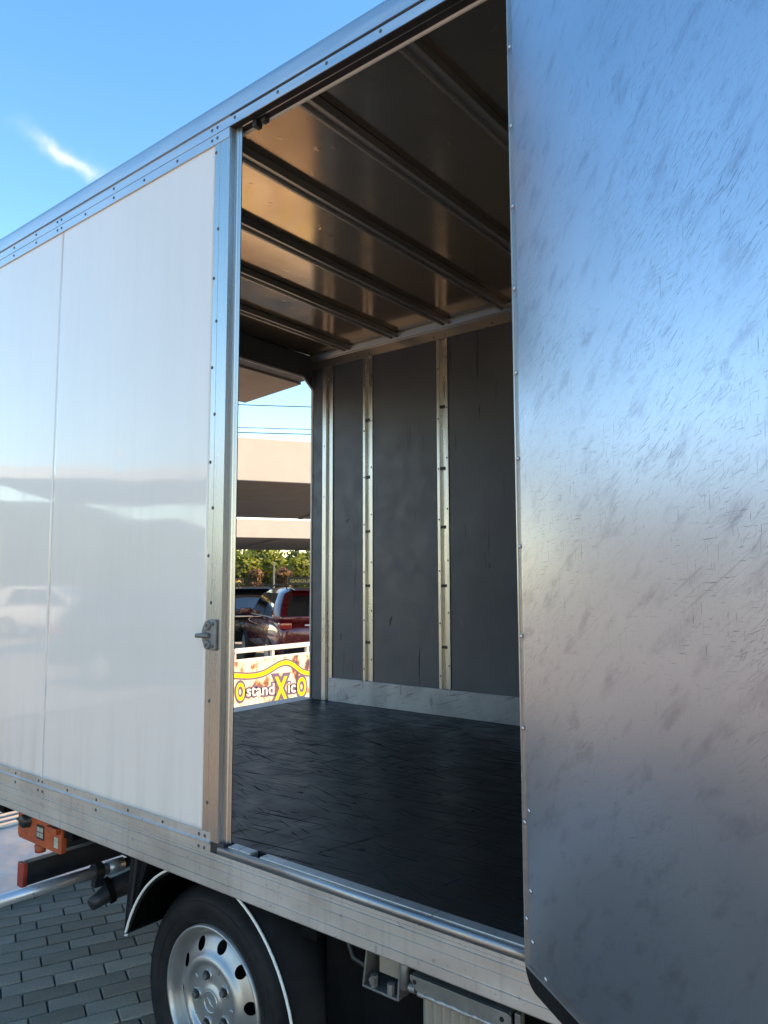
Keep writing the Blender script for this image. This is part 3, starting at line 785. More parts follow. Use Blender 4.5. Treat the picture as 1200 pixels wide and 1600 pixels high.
for i in range(5):
    a = R(109 + 72 * i); c = (HX + 0.075 * math.cos(a), HY, HZ + 0.075 * math.sin(a))
    add('wheel_nut', MB().lathe([(0.020, 0.001), (0.019, -0.004), (0.0165, -0.0045), (0.016, -0.0005)], c, 20), 'wheel_silver', tyre, smooth=True)
    hexm = MB().prism([(c[0] + 0.0125 * math.cos(PI / 3 * j), c[2] + 0.0125 * math.sin(PI / 3 * j)) for j in range(6)], 'y', HY - 0.013, HY - 0.0005)
    add('wheel_nut', hexm, 'black_steel', tyre, bevel=0.0015)
    add('wheel_nut', MB().lathe([(0.0, -0.0135), (0.005, -0.0135), (0.0065, -0.0165), (0.0085, -0.0165), (0.0095, -0.0125)], c, 14), 'galv', tyre)
    a2 = a + R(36)
    rib = MB().tube([(HX + rr * math.cos(a2), HY - 0.001, HZ + rr * math.sin(a2)) for rr in (0.088, 0.101)], 0.0025, 6)
    add('rim_rib', rib, 'wheel_silver', tyre)
em = MB().lathe([(0.0285, -0.0075), (0.030, -0.0105), (0.0325, -0.0105), (0.034, -0.0075)], (HX, HY, HZ), 32)
add('hub_emblem', em, 'wheel_silver', tyre, smooth=True)
em = MB().tube([(HX - 0.015, HY - 0.009, HZ + 0.010), (HX - 0.002, HY - 0.0095, HZ + 0.003), (HX + 0.002, HY - 0.0095, HZ - 0.003), (HX + 0.015, HY - 0.009, HZ - 0.010)], [0.001, 0.003, 0.003, 0.001], 6)
add('hub_emblem', em, 'wheel_silver', tyre)
# opposite wheel of the axle and axle
add('wheel', MB().lathe(tyre_prof(), (0, 0, 0), 48), 'tyre', T, smooth=True, xf=Matrix.Translation((HX, 3.52, HZ)) @ Matrix.Rotation(PI, 4, 'Z'))
add('axle', MB().tube([(HX, 1.78, HZ), (HX, 3.40, HZ)], 0.05, 12), 'underbody', T)
# mudguard
mg = MB(); n_ = 36; rings = []
GX, GZ, GR = -1.905, 0.352, 0.412
mv, mf = [], []
for i in range(n_ + 1):
    a = R(166 - 190 * i / n_) if False else R(160 + (-20 - 160) * i / n_)
    rx, rz = GR * math.cos(a) * 1.0, GR * math.sin(a) * 1.04
    for y in (1.505, 1.500, 1.80):
        s = 1.0 if y != 1.505 else 0.975
        mv.append((GX + rx * s, y, GZ + rz * s))
for i in range(n_):
    for j in range(2):
        mf.append((i * 3 + j, i * 3 + j + 1, (i + 1) * 3 + j + 1, (i + 1) * 3 + j))
mg.add(mv, mf)
guard = add('mudguard', mg, 'rubber', T, smooth=True)
so = guard.modifiers.new('s', 'SOLIDIFY'); so.thickness = 0.006
pts = [(GX + (GR + .001) * math.cos(R(160 - 180 * i / 40)), 1.4985, GZ + (GR + .001) * 1.04 * math.sin(R(160 - 180 * i / 40))) for i in range(41)]
pts = [(pts[0][0] + 0.006, 1.4985, pts[0][2] - 0.012), (pts[0][0] - 0.008, 1.4985, pts[0][2] - 0.016), (pts[0][0] - 0.004, 1.4985, pts[0][2] - 0.004)] + pts
add('white_piping', MB().tube(pts, 0.0042, 8), 'white_trim', guard, smooth=True)
add('mud_flap', MB().prism([(-2.335, 0.47), (-2.325, 0.47), (-2.19, 0.77), (-2.30, 0.77)], 'y', 1.515, 1.80), 'rubber', guard, bevel=0.003)
add('guard_stay', MB().tube([(-2.300, 1.512, 0.50), (-2.262, 1.506, 0.68), (-2.245, 1.506, 0.775)], 0.005, 8), 'black_steel', guard)
# chassis rails, cross members, boxes under the floor
ch = MB(); ch.box(-3.45, 0.9, 1.95, 2.03, 0.50, 0.795); ch.box(-3.45, 0.9, 3.08, 3.16, 0.50, 0.795)
for x in (-3.3, -2.75, -1.5, -0.9, -0.3, 0.4): ch.box(x, x + .06, 1.52, 3.60, 0.70, 0.798)
add('chassis_frame', ch, 'underbody', T)
add('dark_filler_box', MB().box(-1.50, -0.72, 1.62, 1.94, 0.27, 0.70), 'underbody', T, bevel=0.01)  # added box, its black stands in for the underbody shade behind the bracket
add('wheel_arch', MB().box(-2.5, -1.42, 1.78, 1.94, 0.42, 0.795), 'underbody', T)
add('air_hose', MB().tube([(-3.05, 1.92, 0.60), (-2.95, 1.90, 0.50), (-2.8, 1.93, 0.47), (-2.65, 1.92, 0.56), (-2.5, 1.90, 0.62)], 0.010, 8), 'rubber', T, smooth=True)
add('air_hose', MB().tube([(-1.42, 1.60, 0.74), (-1.36, 1.58, 0.66), (-1.28, 1.60, 0.63), (-1.18, 1.62, 0.66), (-1.1, 1.62, 0.74)], 0.008, 8), 'black_steel', T, smooth=True)
# hanger bracket
br = MB()
br.prism([(-1.245, 0.790), (-1.239, 0.790), (-1.257, 0.656), (-1.263, 0.656)], 'y', 1.500, 1.600)
br.prism([(-1.263, 0.6555), (-1.155, 0.6555), (-1.155, 0.6495), (-1.263, 0.6495)], 'y', 1.500, 1.600)
br.prism([(-1.155, 0.650), (-1.149, 0.650), (-1.135, 0.790), (-1.141, 0.790)], 'y', 1.500, 1.600)
brk = add('hanger_bracket', br, 'galv', T, bevel=0.0015)
add('spacer_plate', MB().box(-1.222, -1.150, 1.518, 1.535, 0.690, 0.790), 'beige', brk, bevel=0.002)
add('bolt', MB().lathe([(0.0, 0), (0.010, 0), (0.0105, 0.004)], (-1.232, 1.500, 0.672), 6).tube([(-1.232, 1.511, 0.656), (-1.232, 1.511, 0.684)], 0.010, 8), 'galv', brk)
add('bolt', MB().tube([(-1.178, 1.510, 0.656), (-1.178, 1.510, 0.680)], 0.010, 8), 'galv', brk)
add('washer', MB().tube([(-1.194, 1.545, 0.656), (-1.194, 1.545, 0.661)], 0.018, 14), 'galv', brk)
add('pivot_barrel', MB().tube([(-1.126, 1.497, 0.690), (-1.126, 1.497, 0.768)], 0.0115, 12), 'galv', brk, smooth=True)
# step: angle rail with fluted beige front
rl = MB().prism([(-1.098, 0.738), (-0.838, 0.738), (-0.830, 0.732), (-0.830, 0.706), (-1.080, 0.706), (-1.098, 0.728)], 'y', 1.478, 1.486)
step = add('side_step', rl, 'galv', T, bevel=0.0015)
rl = MB(); rl.box(-1.096, -0.834, 1.4865, 1.54, 0.7325, 0.738); add('rail_flange', rl, 'galv', step)
for x, z in ((-1.084, 0.725), (-0.852, 0.722)): add('hole_shade_disc', MB().tube([(x, 1.4772, z), (x, 1.4785, z)], 0.0055, 12), 'hole', step)  # near-black discs painted as the shaded insides of the rail holes
wb = [(-1.075 + 0.012 * i + random.uniform(-.002, .002), 1.481, 0.702 + random.uniform(-.0012, .0012)) for i in range(21)]
add('weld_bead', MB().tube(wb, [random.uniform(0.0045, 0.0065) for _ in wb], 8), 'weld', step, smooth=True)
fv = []; flu = []
k = 120
for i in range(k + 1):
    x = -1.070 + 0.24 * i / k; y = 1.490 + 0.004 * math.cos(i * 2 * PI / 12)
    flu.append((x, y))
poly = flu + [(-0.830, 1.515), (-1.070, 1.515)]
add('fluted_panel', MB().prism(poly, 'z', 0.50, 0.698), 'beige', step, smooth=False)
add('barrel_end', MB().tube([(-1.103, 1.486, 0.705), (-1.085, 1.486, 0.705)], 0.010, 10), 'galv', step)
add('step_hinge', MB().box(-0.822, -0.808, 1.479, 1.50, 0.69, 0.745), 'galv', step, bevel=0.002)

# orange lift control box
ox0, ox1 = -3.172, -2.822
ob_ = [(ox0 + .008, 0.770), (ox1, 0.770), (ox1, 0.617), (-2.830, 0.612), (ox0 + .012, 0.612), (ox0, 0.625), (ox0, 0.762)]
obx = add('lift_control_box', MB().prism(ob_, 'y', 1.548, 1.572), 'orange', T, bevel=0.004)
add('box_case', MB().box(ox0 + .02, ox1 - .003, 1.5725, 1.80, 0.63, 0.775), 'black_steel', obx, bevel=0.006)
add('rotary_knob', MB().lathe([(0.0, -0.030), (0.020, -0.030), (0.026, -0.022), (0.026, -0.004), (0.030, 0.0)], (-3.085, 1.548, 0.694), 20), 'black_steel', obx, smooth=True)
add('knob_stem', MB().tube([(-3.150, 1.535, 0.690), (-3.085, 1.530, 0.694)], 0.006, 8), 'black_steel', obx)
dec = add('label_plate', MB().box(-3.010, -2.952, 1.5455, 1.5475, 0.640, 0.695), 'black_steel', obx)
for i in range(2):
    for j in range(2):
        add('label_cell', MB().box(-3.004 + .026 * i, -2.982 + .026 * i, 1.5440, 1.5452, 0.648 + .021 * j, 0.665 + .021 * j), 'decal', dec)
add('drain_boss', MB().tube([(-3.0, 1.560, 0.585), (-3.0, 1.560, 0.6115)], [0.020, 0.024], 14), 'orange', obx, smooth=True)
add('lock_bar', MB().box(-2.905, -2.826, 1.528, 1.5475, 0.688, 0.712), 'orange', obx, bevel=0.003)
add('lock_clip', MB().box(-2.890, -2.836, 1.535, 1.5475, 0.714, 0.742), 'black_steel', obx, bevel=0.003)
add('lock_sticker', MB().box(-2.872, -2.842, 1.5462, 1.5475, 0.632, 0.672), 'decal', obx)
# underrun bar with red end
ub = MB().prism([(-3.13, 0.432), (-3.09, 0.432), (-3.09, 0.52), (-3.13, 0.52)], 'y', 1.556, 3.55)
bar = add('underrun_bar', ub, 'black_steel', T, bevel=0.004)
add('end_cap', MB().box(-3.1345, -3.0855, 1.535, 1.5555, 0.4285, 0.5235), 'red_plastic', bar, bevel=0.004)
add('bar_top_strip', MB().box(-3.128, -3.092, 1.56, 3.54, 0.5205, 0.5225), 'galv', bar)
# lift tube
tb = add('lift_tube', MB().tube([(-2.95, 1.340, 0.465), (-2.95, 1.84, 0.453)], 0.0225, 20), 'chrome', T, smooth=True)
add('tube_end', MB().tube([(-2.95, 1.83, 0.4535), (-2.95, 1.90, 0.452)], 0.028, 20), 'chrome', tb, smooth=True)
add('tube_clamp', MB().tube([(-2.95, 1.765, 0.455), (-2.95, 1.80, 0.454)], 0.034, 18).box(-2.965, -2.935, 1.765, 1.80, 0.395, 0.43), 'black_steel', tb)
add('tube_socket', MB().tube([(-2.95, 1.9005, 0.452), (-2.95, 1.93, 0.4515)], 0.020, 16), 'black_steel', tb)
mf_ = add('exhaust_pipe', MB().tube([(-2.85, 1.70, 0.375), (-2.85, 1.735, 0.385), (-2.84, 1.79, 0.41), (-2.82, 1.95, 0.43), (-2.8, 2.2, 0.44)], [0.026, 0.030, 0.042, 0.045, 0.045], 16), 'black_steel', T, smooth=True)
add('pipe_clamp', MB().tube([(-2.847, 1.765, 0.405), (-2.842, 1.785, 0.411)], 0.052, 16), 'underbody', mf_)
# lowered lift platform behind the truck
plt = MB(); plt.box(-5.62, -4.02, 1.30, 3.70, 0.012, 0.050)
pl = add('lift_platform', plt, 'platform', T, bevel=0.004)
for i in range(5):
    add('platform_ridge', MB().box(-5.55 + .10 * i, -5.50 + .10 * i, 1.32, 3.68, 0.0505, 0.072), 'alu', pl, bevel=0.004)
# unseen cab ahead of the box, added to block sun beneath the truck
cabp = [(0.80, 0.45), (2.95, 0.40), (3.02, 0.75), (2.85, 1.10), (2.30, 1.28), (1.62, 2.22), (1.35, 2.32), (0.80, 2.34)]
cab = add('cab', MB().prism(cabp, 'y', 1.56, 3.55), 'cab_paint', T, bevel=0.05, seg=4)
add('windscreen', MB().prism([(2.285, 1.31), (2.33, 1.33), (1.67, 2.21), (1.63, 2.2)], 'y', 1.70, 3.41), 'glass', cab)
add('cab_window', MB().prism([(1.0, 1.32), (2.1, 1.32), (1.55, 2.08), (1.0, 2.1)], 'y', 1.554, 1.566), 'glass', cab)
for y, rz in ((1.62, 0), (3.50, PI)):
    add('wheel', MB().lathe(tyre_prof(), (0, 0, 0), 40), 'tyre', T, smooth=True, xf=Matrix.Translation((1.9, y, HZ)) @ Matrix.Rotation(rz, 4, 'Z'))

# ================================================================== BACKGROUND THROUGH THE REAR OPENING
# railing and banner on the plane X = -6.0
FX = -6.0
RL = thing('railing', (FX, 6.0, 0), 'white metal railing with short posts above the printed banner', 'railing')
add('top_rail', MB().box(FX - .03, FX + .03, 2.6, 10.0, 0.925, 0.975), 'white_rail', RL, bevel=0.008)
add('lower_rail', MB().box(FX - .02, FX + .02, 2.6, 10.0, 0.838, 0.862), 'white_rail', RL, bevel=0.004)
for i in range(14):
    y = 2.95 + 0.533 * i
    add('post', MB().box(FX - .018, FX + .018, y - .018, y + .018, 0.02, 0.927), 'white_rail', RL, bevel=0.003)
BN = thing('banner', (FX + 0.03, 5.6, 0.1), 'printed vinyl banner with yellow wave and lettering below the white railing', 'banner')
add('banner_sheet', MB().box(FX + .026, FX + .032, 2.7, 9.9, 0.10, 0.845), 'banner', BN)
# rays for laying the printed shapes out on the banner plane
def on_banner(zx, zy):
    """zx, zy: position in the enlarged print study (9.6x)"""
    px, py = 365 + zx / 9.6, 990 + zy / 9.6
    d = r2 * ((px - 600) / 1157.28) + d2 * ((py - 800) / 1157.28) + fwd
    s = FX / d.x
    return (d.y * s, 1.66 + d.z * s)
def strip(name, pts, w, x, mat, parent):
    L, Rr = [], []
    P = [Vector(on_banner(*p)) for p in pts]
    for i, p in enumerate(P):
        t = (P[min(i + 1, len(P) - 1)] - P[max(i - 1, 0)]).normalized(); nn = Vector((-t.y, t.x))
        L.append(p + nn * w / 2); Rr.append(p - nn * w / 2)
    mb = MB(); vs = []
    for a, b_ in zip(L, Rr):
        vs += [(x, a.x, a.y), (x, b_.x, b_.y), (x - .0012, a.x, a.y), (x - .0012, b_.x, b_.y)]
    fs = []
    for i in range(len(P) - 1):
        q = i * 4
        fs += [(q, q + 1, q + 5, q + 4), (q, q + 4, q + 6, q + 2), (q + 1, q + 3, q + 7, q + 5)]
    mb.add(vs, fs)
    return add(name, mb, mat, parent)
ctrl = [(-260, 520), (-150, 590), (-60, 622), (35, 628), (150, 634), (250, 630), (370, 608), (470, 568), (560, 512), (660, 455), (740, 432), (800, 437), (870, 472), (940, 528), (1010, 574), (1120, 594), (1260, 600), (1400, 590)]
def cr(P, k=6):
    o = []
    for i in range(1, len(P) - 2):
        for s in range(k):
            t = s / k; a, b_, c, d = [Vector(q) for q in P[i - 1:i + 3]]
            o.append(0.5 * ((2 * b_) + (c - a) * t + (2 * a - 5 * b_ + 4 * c - d) * t * t + (3 * b_ - a - 3 * c + d) * t ** 3))
    return o
wv = cr(ctrl)
strip('wave', wv, 0.076, FX + .0338, 'purple_print', BN)
strip('wave', wv, 0.044, FX + .0352, 'yellow_print', BN)
def text_mesh(s, off):
    cu = bpy.data.curves.new('t', 'FONT'); cu.body = s; cu.offset = off; cu.resolution_u = 4; cu.extrude = 0.0
    o = bpy.data.objects.new('t', cu); C.objects.link(o)
    me = bpy.data.meshes.new_from_object(o.evaluated_get(bpy.context.evaluated_depsgraph_get()))
    bpy.data.objects.remove(o); bpy.data.curves.remove(cu)
    return me
def letters(name, s, box, x, mat, parent, off=0.0, ref=0.0, place=on_banner):
    """box: (x0,x1,ytop,ybot, shear) in print-study units; ref = offset used for the reference bounding box"""
    base = text_mesh(s, ref); xs = [v.co.x for v in base.vertices]; ys = [v.co.y for v in base.vertices]
    bx0, bx1, by0, by1 = min(xs), max(xs), min(ys), max(ys)
    me = text_mesh(s, off) if off != ref else base
    x0, x1, yt, yb, sh_ = box
    vs = []
    for v in me.vertices:
        u = (v.co.x - bx0) / (bx1 - bx0); w = (v.co.y - by0) / (by1 - by0)
        q = place(x0 + u * (x1 - x0), yb + (yt - yb) * w + sh_ * u)
        vs.append((x, q[0], q[1]))
    mb = MB(); mb.add(vs, [list(p.vertices) for p in me.polygons])
    o = add(name, mb, mat, parent)
    return o
words = [('O', (0, 132, 735, 1008, -8), 'yellow_print', 0.03), ('stand', (160, 575, 772, 940, -34), 'white_print', 0.012), ('X', (578, 775, 645, 1005, -14), 'yellow_print', 0.03),
         ('ic', (785, 893, 725, 885, -8), 'white_print', 0.014), ('O', (918, 1052, 655, 938, -12), 'yellow_print', 0.03)]
for s, bx, mt_, off in words:
    letters('letter_outline', s, bx, FX + .0365, 'purple_print', BN, off + 0.11, off)
    letters('lettering', s, bx, FX + .0378, mt_, BN, off, off)

# ---- cars
def make_car(name, loc, heading, paint, label, scale=1.0, sign=None, group=None):
    root = thing(name, loc, label, 'car', group)
    XF_ = Matrix.Translation(loc) @ Matrix.Rotation(heading, 4, 'Z') @ Matrix.Scale(scale, 4)
    # lower body loft: (x, half width, z bottom, z shoulder)
    st = [(-2.16, 0.74, 0.46, 0.80), (-2.12, 0.84, 0.38, 0.93), (-1.95, 0.90, 0.32, 0.99), (-1.3, 0.92, 0.28, 1.0), (-0.4, 0.92, 0.27, 0.98), (0.5, 0.92, 0.27, 0.96), (1.0, 0.915, 0.28, 0.94), (1.6, 0.90, 0.30, 0.90), (1.95, 0.84, 0.34, 0.82), (2.12, 0.70, 0.42, 0.68)]
    mb = MB(); K = 14; vs = []
    for x, w, z0, z1 in st:
        h = z1 - z0
        half = [(0.0, z0), (0.80 * w, z0), (0.95 * w, z0 + 0.10 * h), (w, z0 + 0.40 * h), (w * 0.995, z0 + 0.72 * h), (w * 0.955, z0 + 0.92 * h), (w * 0.86, z1), (0.0, z1 + 0.03)]
        ring = [(x, y, z) for y, z in half] + [(x, -y, z) for y, z in half[-2:0:-1]]
        vs += ring
    K = len(vs) // len(st)
    fs = [(i * K + j, i * K + (j + 1) % K, (i + 1) * K + (j + 1) % K, (i + 1) * K + j) for i in range(len(st) - 1) for j in range(K)]
    fs += [list(range(K)), [(len(st) - 1) * K + j for j in range(K - 1, -1, -1)]]
    mb.add(vs, fs)
    body = add('car_body', mb, paint, root, xf=XF_, smooth=True)
    sub = body.modifiers.new('sub', 'SUBSURF'); sub.levels = 1; sub.render_levels = 1
    # cabin: four loops of 8 corner points, x-stations differ with height
    lv = [(0.95, -2.08, 1.25, 0.86), (1.06, -2.06, 1.02, 0.845), (1.26, -1.96, 0.62, 0.79), (1.44, -1.80, 0.26, 0.715), (1.53, -1.60, 0.0, 0.64), (1.555, -1.2, -0.35, 0.50)]
    mb = MB(); vs = []
    for z, xr, xf, w in lv:
        L_ = xf - xr; c = 0.10
        vs += [(xr, -w + c, z), (xr + c, -w, z), (xr + .35 * L_, -w - .01, z), (xf - c * 2, -w + .02, z), (xf, -w + c * 2.5, z), (xf + .03, 0, z), (xf, w - c * 2.5, z), (xf - c * 2, w - .02, z), (xr + .35 * L_, w + .01, z), (xr + c, w, z), (xr, w - c, z), (xr - .03, 0, z)]
    K = 12
    fs = [(i * K + j, i * K + (j + 1) % K, (i + 1) * K + (j + 1) % K, (i + 1) * K + j) for i in range(len(lv) - 1) for j in range(K)]
    fs += [list(range(K - 1, -1, -1)), [(len(lv) - 1) * K + j for j in range(K)]]
    mb.add(vs, fs)
    cabn = add('cabin', mb, paint, root, xf=XF_, smooth=True)
    def lerp_level(z):
        for a, b_ in zip(lv, lv[1:]):
            if a[0] <= z <= b_[0]:
                t_ = (z - a[0]) / (b_[0] - a[0]); return [p + (q - p) * t_ for p, q in zip(a, b_)]
        return lv[-1]
    for sgn in (-1, 1):
        for (xa, xb, top_a, top_b) in ((-1.42, -0.72, -1.28, -0.70), (-0.66, 0.72, -0.64, 0.12)):
            mb = MB(); vs = []
            nz_ = 5
            for i in range(nz_ + 1):
                z = 1.03 + (1.45 - 1.03) * i / nz_; l = lerp_level(z); t_ = i / nz_
                for x in (xa + (top_a - xa) * t_, xb + (top_b - xb) * t_):
                    for e in (0.016, -0.01): vs.append((x, sgn * (l[3] + e), z))
            fs = []
            for i in range(nz_):
                q = i * 4
                fs += [(q, q + 2, q + 6, q + 4), (q + 1, q + 5, q + 7, q + 3), (q, q + 4, q + 5, q + 1), (q + 2, q + 3, q + 7, q + 6)]
            fs += [(0, 1, 3, 2), (nz_ * 4, nz_ * 4 + 2, nz_ * 4 + 3, nz_ * 4 + 1)]
            mb.add(vs, fs); add('side_window', mb, 'glass', root, xf=XF_)
        add('window_trim', MB().tube([(-1.55, sgn * 0.868, 1.015), (0.85, sgn * 0.868, 1.005)], 0.010, 6), 'chrome', root, xf=XF_)
        add('roof_bar', MB().tube([(-1.50, sgn * 0.60, 1.545), (-1.40, sgn * 0.60, 1.585), (-0.4, sgn * 0.60, 1.600), (0.0, sgn * 0.60, 1.55)], 0.014, 6), 'rubber', root, xf=XF_)
        add('door_mirror', MB().box(0.78, 0.95, sgn * 0.92 - .06, sgn * 0.92 + .10 * sgn + .06, 1.0, 1.13), paint, root, xf=XF_, bevel=0.02)
        add('tail_lamp', MB().box(-2.17, -1.98, sgn * 0.76 - .11, sgn * 0.76 + .11, 0.84, 0.955), 'lamp_red', root, xf=XF_, bevel=0.02)
        add('head_lamp', MB().box(1.86, 2.03, sgn * 0.66 - .14, sgn * 0.66 + .14, 0.66, 0.78), 'chrome', root, xf=XF_, bevel=0.02)
        for wx in (-1.33, 1.33):
            wm = MB().lathe([(0.0, -0.03), (0.20, -0.035), (0.215, -0.02), (0.24, -0.03), (0.31, -0.02), (0.335, 0.02), (0.335, 0.18)], (0, 0, 0), 24)
            wl = add('car_wheel', wm, 'tyre', root, xf=XF_ @ Matrix.Translation((wx, sgn * 0.90, 0.335)) @ Matrix.Rotation(0 if sgn < 0 else PI, 4, 'Z'), smooth=True)
            rm = MB().lathe([(0.0, -0.045), (0.05, -0.046), (0.19, -0.036), (0.205, -0.03)], (0, 0, 0), 20)
            add('wheel_rim', rm, 'wheel_silver', wl, xf=XF_ @ Matrix.Translation((wx, sgn * 0.90, 0.335)) @ Matrix.Rotation(0 if sgn < 0 else PI, 4, 'Z'))
    # rear and front glass
    mb = MB(); vs = []
    for i in range(6):
        z = 1.06 + 0.40 * i / 5; l = lerp_level(z)
        for y in (-l[3] + .12, 0, l[3] - .12):
            xx = l[1] - (0.03 if y == 0 else 0)
            vs += [(xx - 0.012, y, z), (xx + 0.03, y, z)]
    fs = []
    for i in range(5):
        q = i * 6
        for j in (0, 2): fs += [(q + j, q + j + 2, q + j + 8, q + j + 6), (q + j + 1, q + j + 7, q + j + 9, q + j + 3)]
        fs += [(q, q + 6, q + 7, q + 1), (q + 4, q + 5, q + 11, q + 10)]
    mb.add(vs, fs); add('rear_window', mb, 'glass', root, xf=XF_)
    mb = MB(); vs = []
    for i in range(6):
        z = 1.02 + 0.43 * i / 5; l = lerp_level(z)
        for y in (-l[3] + .20, 0, l[3] - .20):
            vs += [(l[2] + (0.035 if y == 0 else 0) + 0.012, y, z), (l[2] - 0.05, y, z)]
    mb.add(vs, fs); add('windscreen', mb, 'glass', root, xf=XF_)
    add('rear_spoiler', MB().prism([(-1.98, 1.50), (-1.55, 1.535), (-1.55, 1.56), (-1.96, 1.525)], 'y', -0.56, 0.56), paint, root, xf=XF_, bevel=0.01)
    add('bumper', MB().box(-2.22, -2.02, -0.80, 0.80, 0.36, 0.55), 'rubber', root, xf=XF_, bevel=0.04)
    add('tailgate_strip', MB().box(-2.185, -2.13, -0.42, 0.42, 0.895, 0.915), 'chrome', root, xf=XF_)
    return root, XF_
def heading_az(az):   # azimuth from +Y towards +X -> rotation of +X axis
    return PI / 2 - R(az)
def roof_sign(loc, heading, text, label, w=0.95):
    s = thing('roof_sign', loc, label, 'sign', 'fuel signs standing on car roofs')
    XF_ = Matrix.Translation(loc) @ Matrix.Rotation(heading, 4, 'Z')
    add('sign_board', MB().box(-0.02, 0.02, -w / 2, w / 2, 0.0, 0.150), 'sign_black', s, xf=XF_, bevel=0.004)
    me = text_mesh(text, 0.02)
    xs = [v.co.x for v in me.vertices]; ys = [v.co.y for v in me.vertices]
    vs = [(-0.0215, -w / 2 + 0.045 + (w - 0.09) * (v.co.x - min(xs)) / (max(xs) - min(xs)), 0.048 + 0.058 * (v.co.y - min(ys)) / (max(ys) - min(ys))) for v in me.vertices]
    vs = [(x, -y, z) for x, y, z in vs]
    mb = MB(); mb.add(vs, [list(p.vertices) for p in me.polygons]); add('lettering', mb, 'gold_print', s, xf=XF_)
    for y in (-w / 2 + .1, w / 2 - .1): add('sign_foot', MB().box(-0.03, 0.03, y - .02, y + .02, -0.030, 0.0), 'sign_black', s, xf=XF_)
    return s
CAR_H = heading_az(-58)
cf = Vector((math.cos(CAR_H), math.sin(CAR_H), 0)); cl_ = Vector((-math.sin(CAR_H), math.cos(CAR_H), 0))
corner = Vector((-9.56, 9.16, 0))               # rear left corner of the red car
red_loc = corner + cf * 2.0 - cl_ * 0.80
make_car('parked_car', red_loc, CAR_H, 'red_car', 'dark red car seen from its rear corner, fuel sign on its roof')
roof_sign(red_loc - cf * 1.30 + cl_ * 0.25 + Vector((0, 0, 1.60)), CAR_H, 'GASOLINA', 'black sign with gold letters on the roof of the dark red car', 0.60)
blk_loc = Vector((-13.1, 11.4, 0)) + cf * 1.6 + cl_ * 0.0
make_car('parked_car', blk_loc, CAR_H, 'black_car', 'black car parked behind the dark red car under the cream canopies')
roof_sign(blk_loc - cf * 1.2 + cl_ * 0.45 + Vector((0, 0, 1.60)), CAR_H, 'GASOLINA', 'black sign on the roof of the black car behind', 0.95)

# ---- canopies
canopy_fascia = 'cream'
def canopy(loc, az, length, depth, z0, z1, label, pitch=0.25):
    cn = thing('canopy', loc, label, 'canopy', 'cream parking canopies')
    XF_ = Matrix.Translation(loc) @ Matrix.Rotation(PI / 2 - R(az), 4, 'Z')     # local x along the front, y to the back
    L = length / 2
    add('fascia', MB().prism([(0.0, z0), (0.05, z0), (0.09, z1), (0.04, z1)], 'x', -L, L), canopy_fascia, cn, xf=XF_, bevel=0.01)
    add('roof_sheet', MB().prism([(0.10, z0 + .10), (depth, z0 + .02), (depth, z0 + .12), (0.10, z1 - .02)], 'x', -L, L), 'canopy_under', cn, xf=XF_)
    for x in (-L + .5, L - .5):
        for y in (0.5, depth - 0.6):
            add('post', MB().box(x - .05, x + .05, y - .05, y + .05, 0, z0 + .08), 'cream_post', cn, xf=XF_, bevel=0.006)
    for i in range(int(length / 2.5)):
        x = -L + 1.3 + 2.5 * i
        add('rafter', MB().box(x - .04, x + .04, 0.2, depth - .1, z0 - .0, z0 + .05), 'canopy_under', cn, xf=XF_)
    return cn, XF_
canopy((-6.95, 6.55, 0), 30, 9.0, 5.6, 2.94, 3.50, 'nearer cream canopy with deep pale fascia above the parked cars')
c2 = Vector((-6.95, 6.55, 0)) + Vector((-0.722, 0.692, 0)) * 12.9
canopy(c2, 30, 22.0, 8.8, 2.97, 3.52, 'farther cream canopy seen below the nearer one, before the bushes')

# ---- bushes, mesh fence, post, cables
def bush(loc, w, h, mat, seed, label, nleaf=3800, cat='bush'):
    rd = random.Random(seed)
    b_ = thing('bush', loc, label, cat, 'bushes behind the wire fence')
    lob = [(rd.uniform(-w, w) * .7, rd.uniform(-w, w) * .5, h * (.12 + .72 * (i_ + rd.random()) / 11), min(rd.uniform(.2, .34) * h, rd.uniform(.5, .85) * w)) for i_ in range(11)]
    mb = MB()
    for i in range(nleaf):
        lx, ly, lz, lr = rd.choice(lob)
        d = Vector((rd.gauss(0, 1), rd.gauss(0, 1), rd.gauss(0, 1))).normalized()
        rr = lr * (0.55 + 0.5 * rd.random() ** 0.6)
        p = Vector((lx, ly, lz)) + Vector((d.x * rr * 1.1, d.y * rr, d.z * rr * .9))
        if p.z < 0.05: continue
        s = rd.uniform(.08, .17)
        a = Vector((rd.gauss(0, 1), rd.gauss(0, 1), rd.gauss(0, .6))).normalized(); q = a.cross(d)
        if q.length < .1: continue
        q.normalize()
        p0 = p + Vector(loc)
        mb.add([p0 - a * s, p0 + q * s * .5, p0 + a * s, p0 - q * s * .5], [(0, 1, 2, 3)])
    add('crown', mb, mat, b_)
    st = MB()
    for lx, ly, lz, lr in lob[:6]:
        st.tube([Vector(loc) + Vector((lx * .2, ly * .2, -.05)), Vector(loc) + Vector((lx * .6, ly * .6, lz * .5)), Vector(loc) + Vector((lx, ly, lz))], [.05, .035, .015], 6)
    add('stem', st, 'bark', b_)
    return b_
vdir = Vector((-0.729, 0.684, 0)); vlat = Vector((0.684, 0.729, 0))
